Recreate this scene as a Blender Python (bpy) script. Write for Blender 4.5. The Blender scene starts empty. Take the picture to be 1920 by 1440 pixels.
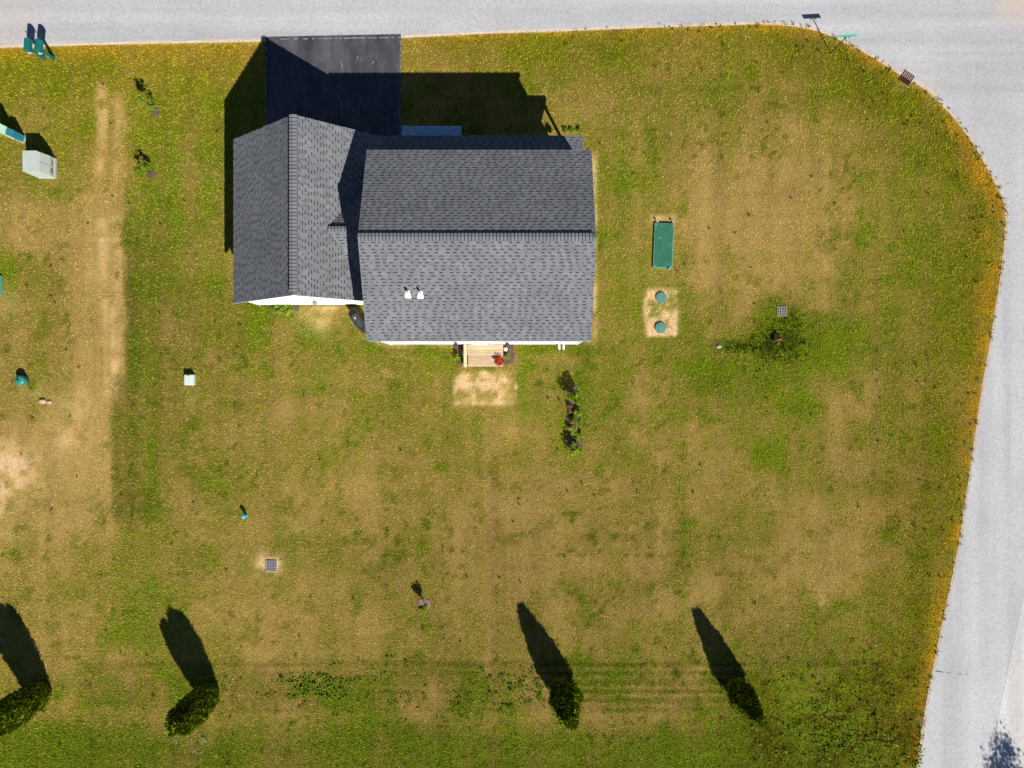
import bpy, bmesh, math, random
import numpy as np
from mathutils import Vector, Matrix

R = math.radians
random.seed(11)
rng = np.random.default_rng(7)
scene = bpy.context.scene
C = scene.collection

# ------------------------------------------------------------------ camera, sky, sun, exposure
H = 36.4                      # flying height of the camera above the lawn
S = 35.6                      # photograph pixels (1920 wide) per metre on the ground
SUN_AZ = Vector((0.468, -0.884))      # horizontal direction towards the sun
SUN_EL = R(39.3)

cam_d = bpy.data.cameras.new("camera")
cam = bpy.data.objects.new("camera", cam_d)
C.objects.link(cam)
cam.location = (0, 0, H)
cam.rotation_euler = (0, 0, 0)
cam_d.sensor_width = 36
cam_d.lens = 36 * 1297 / 1920
cam_d.clip_end = 3000
scene.camera = cam

world = bpy.data.worlds.new("World")
scene.world = world
world.use_nodes = True
wn = world.node_tree
bg = wn.nodes["Background"]
sky = wn.nodes.new("ShaderNodeTexSky")
sky.sky_type = 'NISHITA'
sky.sun_disc = False
sky.sun_elevation = SUN_EL
sky.sun_rotation = math.atan2(SUN_AZ.x, SUN_AZ.y)
sky.air_density = 0.8
sky.dust_density = 0.0
sky.ozone_density = 5.0
wn.links.new(sky.outputs[0], bg.inputs[0])
bg.inputs[1].default_value = 0.05

sun_d = bpy.data.lights.new("sun", 'SUN')
sun_d.energy = 5.0
sun_d.angle = R(0.5)
sun_d.color = (1.0, 0.955, 0.88)
sun = bpy.data.objects.new("sun", sun_d)
C.objects.link(sun)
sdir = Vector((SUN_AZ.x * math.cos(SUN_EL), SUN_AZ.y * math.cos(SUN_EL), math.sin(SUN_EL)))
sun.rotation_euler = sdir.to_track_quat('Z', 'Y').to_euler()
sun.location = sdir * 80

vs = scene.view_settings
vs.view_transform = 'Standard'
vs.look = 'None'
vs.gamma = 1
vs.use_curve_mapping = False
vs.exposure = 0.50
scene.render.engine = 'CYCLES'
scene.cycles.max_bounces = 5
scene.cycles.diffuse_bounces = 3

def P(px, py, z=0.0):
    """a point of the place from where it stands in plan (photograph pixel at ground level)"""
    k = (1 - z / H) / S
    return Vector(((px - 960) * k, (720 - py) * k, z))

# ------------------------------------------------------------------ mesh helpers
class MB:
    def __init__(self):
        self.v = []; self.f = []; self.m = []; self.t = []
    def add(self, vs_, fs, mi=0, tone=1.0):
        b = len(self.v)
        self.v += [tuple(p) for p in vs_]
        self.t += [tone] * len(vs_)
        for f in fs:
            self.f.append([b + i for i in f]); self.m.append(mi)
        return self
    def quad(self, a, b, c, d, mi=0, tone=1.0):
        return self.add([a, b, c, d], [(0, 1, 2, 3)], mi, tone)
    def box(self, x0, x1, y0, y1, z0, z1, mi=0, tone=1.0, M=None, taper=0.0):
        t = taper
        p = [(x0, y0, z0), (x1, y0, z0), (x1, y1, z0), (x0, y1, z0),
             (x0 + t, y0 + t, z1), (x1 - t, y0 + t, z1), (x1 - t, y1 - t, z1), (x0 + t, y1 - t, z1)]
        if M is not None: p = [M @ Vector(q) for q in p]
        return self.add(p, [(0, 3, 2, 1), (4, 5, 6, 7), (0, 1, 5, 4), (1, 2, 6, 5), (2, 3, 7, 6), (3, 0, 4, 7)], mi, tone)
    def lathe(self, prof, n=16, loc=(0, 0, 0), mi=0, M=None, tone=1.0):
        pts = []; fs = []
        for r, z in prof:
            for k in range(n):
                a = 2 * math.pi * k / n
                q = Vector((r * math.cos(a), r * math.sin(a), z))
                q = (M @ q) if M is not None else q
                pts.append(q + Vector(loc))
        for i in range(len(prof) - 1):
            for k in range(n):
                k2 = (k + 1) % n
                fs.append((i * n + k, i * n + k2, (i + 1) * n + k2, (i + 1) * n + k))
        fs.append(tuple(range(n - 1, -1, -1)))
        fs.append(tuple((len(prof) - 1) * n + k for k in range(n)))
        return self.add(pts, fs, mi, tone)
    def tube(self, pts, rad, n=8, mi=0, tone=1.0):
        pts = [Vector(p) for p in pts]
        rads = rad if isinstance(rad, (list, tuple)) else [rad] * len(pts)
        ring = []; fs = []
        for i, p in enumerate(pts):
            d = (pts[min(i + 1, len(pts) - 1)] - pts[max(i - 1, 0)]).normalized()
            a = d.orthogonal().normalized() if i == 0 else (a - d * a.dot(d)).normalized()
            b = d.cross(a)
            for k in range(n):
                t = 2 * math.pi * k / n
                ring.append(p + (a * math.cos(t) + b * math.sin(t)) * rads[i])
        for i in range(len(pts) - 1):
            for k in range(n):
                k2 = (k + 1) % n
                fs.append((i * n + k, i * n + k2, (i + 1) * n + k2, (i + 1) * n + k))
        fs.append(tuple(range(n - 1, -1, -1)))
        fs.append(tuple((len(pts) - 1) * n + k for k in range(n)))
        return self.add(ring, fs, mi, tone)
    def mesh(self, name, mats, smooth=False):
        me = bpy.data.meshes.new(name)
        me.from_pydata(self.v, [], self.f)
        for m in (mats if isinstance(mats, (list, tuple)) else [mats]):
            me.materials.append(m)
        me.polygons.foreach_set('material_index', self.m)
        if smooth: me.polygons.foreach_set('use_smooth', [True] * len(self.f))
        at = me.attributes.new('tone', 'FLOAT', 'POINT')
        at.data.foreach_set('value', self.t)
        me.update()
        return me
    def build(self, name, mats, parent=None, smooth=False, bevel=0.0):
        o = bpy.data.objects.new(name, self.mesh(name, mats, smooth))
        C.objects.link(o)
        if parent is not None:
            o.parent = parent
            o.matrix_parent_inverse = Matrix.Identity(4)
        if bevel:
            b = o.modifiers.new('bevel', 'BEVEL'); b.width = bevel; b.segments = 2; b.limit_method = 'ANGLE'
        return o

def tag(o, label=None, cat=None, group=None, kind=None):
    if label: o['label'] = label
    if cat: o['category'] = cat
    if group: o['group'] = group
    if kind: o['kind'] = kind
    return o

def thing(name, loc, label, cat, group=None, rz=0.0):
    o = bpy.data.objects.new(name, None)
    C.objects.link(o)
    o.empty_display_size = 0.2
    o.location = loc
    o.rotation_euler = (0, 0, rz)
    return tag(o, label, cat, group)

def copy_tree(o, parent=None):
    c = o.copy(); C.objects.link(c)
    c.parent = parent
    for ch in list(o.children): copy_tree(ch, c)
    return c

# ------------------------------------------------------------------ numpy noise
def _h(ix, iy, seed):
    n = (ix.astype(np.int64) * 374761393 + iy.astype(np.int64) * 668265263 + seed * 974634777) & 0xFFFFFFFF
    n = ((n ^ (n >> 13)) * 1274126177) & 0xFFFFFFFF
    n = (n ^ (n >> 16)) & 0xFFFFFFFF
    return n.astype(np.float64) / 4294967295.0
def vn(x, y, seed=0):
    ix = np.floor(x); iy = np.floor(y)
    fx = x - ix; fy = y - iy
    fx = fx * fx * (3 - 2 * fx); fy = fy * fy * (3 - 2 * fy)
    a = _h(ix, iy, seed); b = _h(ix + 1, iy, seed); c = _h(ix, iy + 1, seed); d = _h(ix + 1, iy + 1, seed)
    return (a + (b - a) * fx) * (1 - fy) + (c + (d - c) * fx) * fy
def fbm(x, y, seed=0, octv=4, gain=0.55):
    s = 0; a = 1; t = 0
    c, sn = math.cos(0.6), math.sin(0.6)
    for i in range(octv):
        s = s + a * vn(x, y, seed + i * 17); t += a; a *= gain
        x, y = (x * c - y * sn) * 2.03, (x * sn + y * c) * 2.03
    return s / t

# ------------------------------------------------------------------ material helpers
def mat(name):
    m = bpy.data.materials.new(name); m.use_nodes = True
    nt = m.node_tree
    return m, nt, nt.nodes['Principled BSDF']
def N(nt, typ, **kw):
    n = nt.nodes.new(typ)
    for k, v in kw.items(): setattr(n, k, v)
    return n
def noise(nt, scale, detail=4, rough=0.6, vec=None, dist=0.0):
    n = N(nt, 'ShaderNodeTexNoise')
    n.inputs['Scale'].default_value = scale; n.inputs['Detail'].default_value = detail
    n.inputs['Roughness'].default_value = rough; n.inputs['Distortion'].default_value = dist
    if vec is not None: nt.links.new(vec, n.inputs['Vector'])
    return n
def ramp(nt, src, stops):
    r = N(nt, 'ShaderNodeValToRGB')
    el = r.color_ramp.elements
    while len(el) < len(stops): el.new(0.5)
    for e, (p, c) in zip(el, stops):
        e.position = p; e.color = (*c, 1) if len(c) == 3 else c
    nt.links.new(src, r.inputs[0])
    return r
def mix(nt, fac, a, b, blend='MIX'):
    m = N(nt, 'ShaderNodeMix', data_type='RGBA', blend_type=blend)
    for sock, v in ((m.inputs[0], fac), (m.inputs[6], a), (m.inputs[7], b)):
        if isinstance(v, (int, float)): sock.default_value = v
        elif isinstance(v, (tuple, list)): sock.default_value = (*v, 1) if len(v) == 3 else v
        else: nt.links.new(v, sock)
    return m.outputs[2]
def math_n(nt, op, a, b=None, clamp=False):
    m = N(nt, 'ShaderNodeMath', operation=op, use_clamp=clamp)
    for s, v in ((m.inputs[0], a), (m.inputs[1], b)):
        if v is None: continue
        if isinstance(v, (int, float)): s.default_value = v
        else: nt.links.new(v, s)
    return m.outputs[0]
def pos(nt):
    return N(nt, 'ShaderNodeNewGeometry').outputs['Position']
def bump(nt, bsdf, h, strength=0.3, dist=0.02):
    b = N(nt, 'ShaderNodeBump'); b.inputs['Strength'].default_value = strength; b.inputs['Distance'].default_value = dist
    nt.links.new(h, b.inputs['Height']); nt.links.new(b.outputs[0], bsdf.inputs['Normal'])
def simple(name, col, rough=0.6, var=0.15, scale=6.0, metal=0.0, spec=0.4, grime=None):
    m, nt, b = mat(name)
    p = pos(nt)
    n = noise(nt, scale, 5, 0.65, p)
    lo = tuple(c * (1 - var) for c in col); hi = tuple(min(1, c * (1 + var)) for c in col)
    out = ramp(nt, n.outputs[0], [(0.3, lo), (0.7, hi)]).outputs[0]
    if grime:
        g = noise(nt, scale * 3.1, 6, 0.7, p)
        out = mix(nt, ramp(nt, g.outputs[0], [(0.55, (0, 0, 0)), (0.75, (0.6, 0.6, 0.6))]).outputs[0], out, grime)
    nt.links.new(out, b.inputs['Base Color'])
    b.inputs['Roughness'].default_value = rough
    b.inputs['Metallic'].default_value = metal
    b.inputs['Specular IOR Level'].default_value = spec
    return m

# ---- lawn: the four weights on the mesh say what grows where, tone also holds some painted shade; nodes give the colours
def lawn_material(name, blades):
    m, nt, b = mat(name)
    at = N(nt, 'ShaderNodeAttribute', attribute_name='growth')
    sep = N(nt, 'ShaderNodeSeparateColor')
    nt.links.new(at.outputs['Color'], sep.inputs[0])
    p = pos(nt)
    n1 = noise(nt, 14.0, 4, 0.75, p)
    n2 = noise(nt, 26.0, 3, 0.7, p)
    f1 = ramp(nt, n1.outputs[0], [(0.25, (0, 0, 0)), (0.75, (1, 1, 1))]).outputs[0]
    straw = mix(nt, f1, (0.380, 0.245, 0.055), (0.640, 0.455, 0.155))
    olive = mix(nt, f1, (0.205, 0.166, 0.012), (0.430, 0.352, 0.078))
    green = mix(nt, f1, (0.100, 0.140, 0.004), (0.240, 0.305, 0.014))
    ochre = mix(nt, f1, (0.340, 0.195, 0.008), (0.600, 0.360, 0.026))
    bare = mix(nt, f1, (0.350, 0.220, 0.105), (0.560, 0.385, 0.215))
    c = mix(nt, math_n(nt, 'MULTIPLY', sep.outputs[0], 2.0, True), straw, olive)
    c = mix(nt, math_n(nt, 'SUBTRACT', math_n(nt, 'MULTIPLY', sep.outputs[0], 2.0), 1.0, True), c, green)
    c = mix(nt, sep.outputs[1], c, ochre)
    c = mix(nt, sep.outputs[2], c, bare)
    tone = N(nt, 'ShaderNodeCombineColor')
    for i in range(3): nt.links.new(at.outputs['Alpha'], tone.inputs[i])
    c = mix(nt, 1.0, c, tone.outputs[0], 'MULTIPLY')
    if not blades:
        v = ramp(nt, n2.outputs[0], [(0.3, (0.22, 0.21, 0.19)), (0.7, (0.62, 0.61, 0.58))]).outputs[0]
        v = mix(nt, math_n(nt, 'MULTIPLY', sep.outputs[2], 1.2, True), v, (1.0, 1.0, 1.0))
        c = mix(nt, 1.0, c, v, 'MULTIPLY')
        bump(nt, b, n2.outputs[0], 0.5, 0.03)
    nt.links.new(c, b.inputs['Base Color'])
    b.inputs['Roughness'].default_value = 0.9
    b.inputs['Specular IOR Level'].default_value = 0.04
    return m
M_LAWN = lawn_material('lawn_turf', False)
M_BLADE = lawn_material('grass_blade', True)

def road_material(name, base, warm):
    m, nt, b = mat(name)
    p = pos(nt)
    big = noise(nt, 0.22, 5, 0.6, p)
    mp = N(nt, 'ShaderNodeMapping'); nt.links.new(p, mp.inputs[0]); mp.inputs['Scale'].default_value = (1.0, 0.12, 1)
    mp.inputs['Rotation'].default_value = (0, 0, R(-9))
    streak = noise(nt, 1.3, 4, 0.6, mp.outputs[0])
    sepp = N(nt, 'ShaderNodeSeparateXYZ'); nt.links.new(p, sepp.inputs[0])
    bands = []
    for rot_, sc_v in ((R(-9.1), (1.0, 0.035, 1)), (R(-2), (0.035, 1.0, 1))):
        m2 = N(nt, 'ShaderNodeMapping'); nt.links.new(p, m2.inputs[0]); m2.inputs['Rotation'].default_value = (0, 0, rot_); m2.inputs['Scale'].default_value = sc_v
        bands.append(ramp(nt, noise(nt, 0.9, 3, 0.5, m2.outputs[0]).outputs[0], [(0.35, (0.86, 0.86, 0.87)), (0.65, (1.06, 1.06, 1.05))]).outputs[0])
    top_f = ramp(nt, math_n(nt, 'DIVIDE', sepp.outputs[1], 20.0), [(0.55, (0, 0, 0)), (0.8, (1, 1, 1))]).outputs[0]
    wheel = mix(nt, top_f, bands[0], bands[1])
    fine = noise(nt, 6.0, 6, 0.9, p)
    grit = noise(nt, 38.0, 2, 0.6, p)
    c = mix(nt, ramp(nt, big.outputs[0], [(0.3, (0, 0, 0)), (0.7, (1, 1, 1))]).outputs[0],
            tuple(x * 0.88 for x in base), tuple(x * 1.08 for x in base))
    c = mix(nt, ramp(nt, noise(nt, 0.9, 5, 0.7, p, 0.5).outputs[0], [(0.58, (0, 0, 0)), (0.75, (0.35, 0.35, 0.35))]).outputs[0], c, tuple(x * 0.80 for x in base))
    c = mix(nt, 1.0, c, wheel, 'MULTIPLY')
    c = mix(nt, ramp(nt, streak.outputs[0], [(0.35, (0, 0, 0)), (0.75, (0.35, 0.35, 0.35))]).outputs[0], c, warm)
    c = mix(nt, 1.0, c, ramp(nt, fine.outputs[0], [(0.3, (0.70, 0.70, 0.71)), (0.5, (1, 1, 1)), (0.72, (1.22, 1.2, 1.18))]).outputs[0], 'MULTIPLY')
    c = mix(nt, 1.0, c, ramp(nt, grit.outputs[0], [(0.3, (0.82, 0.82, 0.83)), (0.7, (1.15, 1.15, 1.14))]).outputs[0], 'MULTIPLY')
    # sand washed onto the surface
    for (px, py, rr, amt) in ((1915, 2, 1.6, 0.55), (10, 60, 2.6, 0.2), (1748, 168, .9, .35), (1872, 345, .7, .3), (1850, 300, .6, .25)):
        q = P(px, py)
        vm = N(nt, 'ShaderNodeVectorMath', operation='DISTANCE')
        nt.links.new(p, vm.inputs[0]); vm.inputs[1].default_value = q
        d = math_n(nt, 'ADD', vm.outputs['Value'], math_n(nt, 'MULTIPLY', noise(nt, 1.6, 4, 0.7, p).outputs[0], 1.2))
        f = ramp(nt, math_n(nt, 'DIVIDE', d, rr * 2), [(0.3, (amt,) * 3), (0.8, (0, 0, 0))]).outputs[0]
        c = mix(nt, f, c, (0.52, 0.40, 0.29))
    # hairline cracks
    vo = N(nt, 'ShaderNodeTexVoronoi', feature='DISTANCE_TO_EDGE')
    wob = noise(nt, 0.8, 4, 0.6, p)
    wv = N(nt, 'ShaderNodeVectorMath', operation='ADD'); nt.links.new(p, wv.inputs[0]); nt.links.new(wob.outputs['Color'], wv.inputs[1])
    nt.links.new(wv.outputs[0], vo.inputs['Vector']); vo.inputs['Scale'].default_value = 0.17
    line = ramp(nt, vo.outputs['Distance'], [(0.0, (1, 1, 1)), (0.006, (0, 0, 0))]).outputs[0]
    gate = ramp(nt, noise(nt, 0.35, 3, 0.6, p).outputs[0], [(0.56, (0, 0, 0)), (0.66, (0.3, 0.3, 0.3))]).outputs[0]
    c = mix(nt, math_n(nt, 'MULTIPLY', line, gate), c, (0.16, 0.15, 0.15))
    nt.links.new(c, b.inputs['Base Color'])
    b.inputs['Roughness'].default_value = 0.9
    b.inputs['Specular IOR Level'].default_value = 0.2
    bump(nt, b, fine.outputs[0], 0.3, 0.01)
    return m
M_ROAD = road_material('worn_asphalt', (0.440, 0.440, 0.453), (0.47, 0.455, 0.44))
M_LANE = road_material('worn_asphalt_pale', (0.52, 0.51, 0.50), (0.54, 0.52, 0.49))

def drive_material():
    m, nt, b = mat('sealed_asphalt')
    p = pos(nt)
    mp = N(nt, 'ShaderNodeMapping'); nt.links.new(p, mp.inputs[0]); mp.inputs['Scale'].default_value = (1.0, 0.18, 1)
    st = noise(nt, 1.1, 5, 0.65, mp.outputs[0])
    fine = noise(nt, 14.0, 5, 0.8, p)
    pat = noise(nt, 1.6, 5, 0.7, p)
    c = mix(nt, ramp(nt, st.outputs[0], [(0.35, (0, 0, 0)), (0.68, (1, 1, 1))]).outputs[0], (0.034, 0.033, 0.041), (0.088, 0.085, 0.100))
    c = mix(nt, ramp(nt, pat.outputs[0], [(0.5, (0, 0, 0)), (0.75, (0.6, 0.6, 0.6))]).outputs[0], c, (0.125, 0.118, 0.128))
    c = mix(nt, 1.0, c, ramp(nt, fine.outputs[0], [(0.25, (0.7, 0.7, 0.7)), (0.75, (1.35, 1.35, 1.35))]).outputs[0], 'MULTIPLY')
    nt.links.new(c, b.inputs['Base Color'])
    b.inputs['Roughness'].default_value = 0.75
    b.inputs['Specular IOR Level'].default_value = 0.25
    bump(nt, b, fine.outputs[0], 0.3, 0.01)
    return m
M_DRIVE = drive_material()
M_SAND = simple('sand', (0.52, 0.43, 0.32), 0.95, 0.25, 9, spec=0.1)
M_PALE = simple('scuffed_pale', (0.27, 0.26, 0.26), 0.9, 0.3, 12, spec=0.1)
M_CRACK = simple('crack', (0.06, 0.055, 0.055), 0.9, 0.3, 12, spec=0.1)

def shingle_material(name, col):
    m, nt, b = mat(name)
    at = N(nt, 'ShaderNodeAttribute', attribute_name='tone')
    p = pos(nt)
    gr = noise(nt, 60.0, 3, 0.7, p)
    big = noise(nt, 0.9, 4, 0.6, p)
    c = mix(nt, gr.outputs[0], tuple(x * 0.62 for x in col), tuple(x * 1.38 for x in col))
    c = mix(nt, 1.0, c, ramp(nt, big.outputs[0], [(0.3, (0.88, 0.88, 0.90)), (0.7, (1.10, 1.09, 1.08))]).outputs[0], 'MULTIPLY')
    tc = N(nt, 'ShaderNodeCombineColor')
    for i in range(3): nt.links.new(at.outputs['Fac'], tc.inputs[i])
    c = mix(nt, 1.0, c, tc.outputs[0], 'MULTIPLY')
    nt.links.new(c, b.inputs['Base Color'])
    b.inputs['Roughness'].default_value = 0.9
    b.inputs['Specular IOR Level'].default_value = 0.15
    return m
M_SHINGLE = shingle_material('grey_shingle', (0.160, 0.167, 0.177))
M_BAND = shingle_material('dark_shingle_band', (0.040, 0.041, 0.047))
M_WHITE = simple('white_siding', (0.80, 0.80, 0.79), 0.55, 0.04, 2.0)
M_TRIM = simple('white_trim', (0.82, 0.82, 0.82), 0.4, 0.03, 3.0)
M_CONC = simple('concrete', (0.36, 0.34, 0.31), 0.9, 0.2, 5)
M_GLASS = simple('dark_glass', (0.03, 0.035, 0.04), 0.08, 0.1, 2, spec=0.6)
M_DKMETAL = simple('dark_metal', (0.035, 0.037, 0.042), 0.45, 0.2, 6)
M_BLACK = simple('black_void', (0.006, 0.006, 0.006), 0.9, 0.2, 6, spec=0.05)
M_COVER = simple('charcoal_cover', (0.045, 0.045, 0.050), 0.6, 0.35, 4)
M_STEEL = simple('bright_steel', (0.6, 0.58, 0.5), 0.3, 0.1, 4, metal=0.8)

def wood_material():
    m, nt, b = mat('bare_pine')
    p = pos(nt)
    mp = N(nt, 'ShaderNodeMapping'); nt.links.new(p, mp.inputs[0]); mp.inputs['Scale'].default_value = (1.0, 9.0, 9.0)
    g = noise(nt, 2.2, 6, 0.7, mp.outputs[0], 0.4)
    k = noise(nt, 6.0, 3, 0.6, p)
    at = N(nt, 'ShaderNodeAttribute', attribute_name='tone')
    c = ramp(nt, g.outputs[0], [(0.28, (0.24, 0.15, 0.08)), (0.45, (0.47, 0.34, 0.20)), (0.7, (0.60, 0.46, 0.29))]).outputs[0]
    c = mix(nt, ramp(nt, k.outputs[0], [(0.66, (0, 0, 0)), (0.76, (0.8, 0.8, 0.8))]).outputs[0], c, (0.16, 0.10, 0.06))
    tc = N(nt, 'ShaderNodeCombineColor')
    for i in range(3): nt.links.new(at.outputs['Fac'], tc.inputs[i])
    c = mix(nt, 1.0, c, tc.outputs[0], 'MULTIPLY')
    nt.links.new(c, b.inputs['Base Color']); b.inputs['Roughness'].default_value = 0.75
    return m
M_WOOD = wood_material()
M_GREENLID = simple('green_fibreglass', (0.022, 0.125, 0.075), 0.55, 0.22, 3.0, grime=(0.10, 0.20, 0.15))
M_TEALLID = simple('blue_green_plastic', (0.085, 0.215, 0.190), 0.5, 0.15, 5, grime=(0.20, 0.24, 0.19))
M_MAILBOX = simple('teal_green_plastic', (0.004, 0.12, 0.115), 0.35, 0.15, 4)
M_PADGREEN = simple('pale_grey_green_paint', (0.42, 0.47, 0.43), 0.5, 0.06, 3)
M_MINT = simple('mint_paint', (0.42, 0.62, 0.47), 0.5, 0.08, 3)
M_TEAL = simple('teal_paint', (0.020, 0.165, 0.20), 0.45, 0.1, 4)
M_PALEPED = simple('pale_mint_plastic', (0.52, 0.62, 0.56), 0.45, 0.06, 4)
M_GREENPED = simple('green_plastic', (0.030, 0.22, 0.165), 0.35, 0.12, 4)
M_HYD = simple('light_blue_paint', (0.07, 0.42, 0.62), 0.45, 0.1, 5)
M_SIGN = simple('sign_green', (0.04, 0.42, 0.29), 0.4, 0.05, 5)
M_GRATE = simple('galvanised_grate', (0.33, 0.31, 0.30), 0.6, 0.2, 12)
M_RUST = simple('rusty_iron', (0.085, 0.026, 0.016), 0.8, 0.35, 14)
M_RUSTPOT = simple('rust_brown_clay', (0.30, 0.12, 0.045), 0.85, 0.3, 12)
M_ROCK = simple('tan_rock', (0.46, 0.34, 0.21), 0.9, 0.2, 9)
M_MULCH = simple('brown_mulch', (0.150, 0.100, 0.072), 0.95, 0.5, 26, spec=0.1)
M_BARK = simple('bark', (0.10, 0.065, 0.04), 0.9, 0.3, 14, spec=0.1)

def leaf_material(name, lo, hi, trans=0.25):
    m, nt, b = mat(name)
    at = N(nt, 'ShaderNodeAttribute', attribute_name='tone')
    n = noise(nt, 7.0, 3, 0.6, pos(nt))
    c = mix(nt, ramp(nt, n.outputs[0], [(0.3, (0, 0, 0)), (0.7, (1, 1, 1))]).outputs[0], lo, hi)
    tc = N(nt, 'ShaderNodeCombineColor')
    for i in range(3): nt.links.new(at.outputs['Fac'], tc.inputs[i])
    c = mix(nt, 1.0, c, tc.outputs[0], 'MULTIPLY')
    nt.links.new(c, b.inputs['Base Color'])
    b.inputs['Roughness'].default_value = 0.7
    b.inputs['Specular IOR Level'].default_value = 0.06
    if trans:
        tr = N(nt, 'ShaderNodeBsdfTranslucent'); nt.links.new(c, tr.inputs[0])
        ms = N(nt, 'ShaderNodeMixShader'); ms.inputs[0].default_value = trans
        nt.links.new(b.outputs[0], ms.inputs[1]); nt.links.new(tr.outputs[0], ms.inputs[2])
        nt.links.new(ms.outputs[0], nt.nodes['Material Output'].inputs[0])
    return m
M_WSTONE = leaf_material('sky_tinted_gravel', (0.40, 0.72, 0.95), (0.58, 0.84, 0.97), 0)  # white stones; the blue of skylit shade is put into their colour
M_LEAF = leaf_material('leaf_green', (0.11, 0.17, 0.007), (0.24, 0.34, 0.02), .35)
M_LEAFY = leaf_material('leaf_yellow_green', (0.17, 0.25, 0.012), (0.32, 0.43, 0.04), .35)
M_LEAFD = leaf_material('leaf_dark', (0.028, 0.050, 0.004), (0.070, 0.105, 0.008))
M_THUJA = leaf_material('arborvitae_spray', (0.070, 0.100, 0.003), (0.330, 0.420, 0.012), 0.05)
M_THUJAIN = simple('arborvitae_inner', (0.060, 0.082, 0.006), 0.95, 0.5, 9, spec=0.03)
M_RED = leaf_material('red_petal', (0.42, 0.010, 0.012), (0.68, 0.03, 0.03))
M_PINK = leaf_material('dusky_petal', (0.28, 0.09, 0.08), (0.42, 0.15, 0.13))
M_WPETAL = simple('white_petal', (0.8, 0.8, 0.74), 0.8, 0.1, 9)

# ------------------------------------------------------------------ the lawn's edge along the road
edge_px = [(-1400, 150), (-600, 113), (-200, 96), (0, 87), (160, 82), (340, 78), (500, 75), (640, 71), (760, 68), (900, 61), (1050, 56),
           (1200, 50), (1330, 46), (1420, 43), (1480, 46), (1530, 55), (1585, 77), (1640, 107), (1690, 139), (1736, 166),
           (1780, 208), (1826, 268), (1858, 325), (1879, 366), (1887, 400), (1885, 455), (1876, 530), (1862, 620), (1847, 705),
           (1833, 800), (1815, 920), (1798, 1030), (1777, 1130), (1752, 1250), (1735, 1340), (1720, 1440), (1690, 1620), (1600, 2200), (1480, 3000)]
def catmull(pts, n=6):
    out = []
    for i in range(len(pts) - 1):
        p0 = pts[max(i - 1, 0)]; p1 = pts[i]; p2 = pts[i + 1]; p3 = pts[min(i + 2, len(pts) - 1)]
        for k in range(n):
            t = k / n
            out.append(tuple(0.5 * ((2 * b) + (-a + c) * t + (2 * a - 5 * b + 4 * c - d) * t * t + (-a + 3 * b - 3 * c + d) * t ** 3)
                             for a, b, c, d in zip(p0, p1, p2, p3)))
    out.append(pts[-1])
    return out
EDGE = [P(*q) for q in catmull(edge_px)]
EA = np.array([(p.x, p.y) for p in EDGE])
LAWN_POLY = np.vstack([EA, [[EA[-1, 0], -90], [-90, -90], [-90, EA[0, 1]]]])

def inside(poly, x, y):
    r = np.zeros(x.shape, bool)
    n = len(poly)
    for i in range(n):
        x0, y0 = poly[i]; x1, y1 = poly[(i + 1) % n]
        if y0 == y1: continue
        c = (y0 > y) != (y1 > y)
        r ^= c & (x < (x1 - x0) * (y - y0) / (y1 - y0) + x0)
    return r
def edge_dist(x, y):
    d = np.full(x.shape, 1e9)
    for i in range(0, len(EA) - 1, 2):
        j = min(i + 2, len(EA) - 1)
        ax, ay = EA[i]; bx, by = EA[j]
        t = np.clip(((x - ax) * (bx - ax) + (y - ay) * (by - ay)) / ((bx - ax) ** 2 + (by - ay) ** 2), 0, 1)
        d = np.minimum(d, (x - ax - t * (bx - ax)) ** 2 + (y - ay - t * (by - ay)) ** 2)
    return np.sqrt(d)

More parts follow.
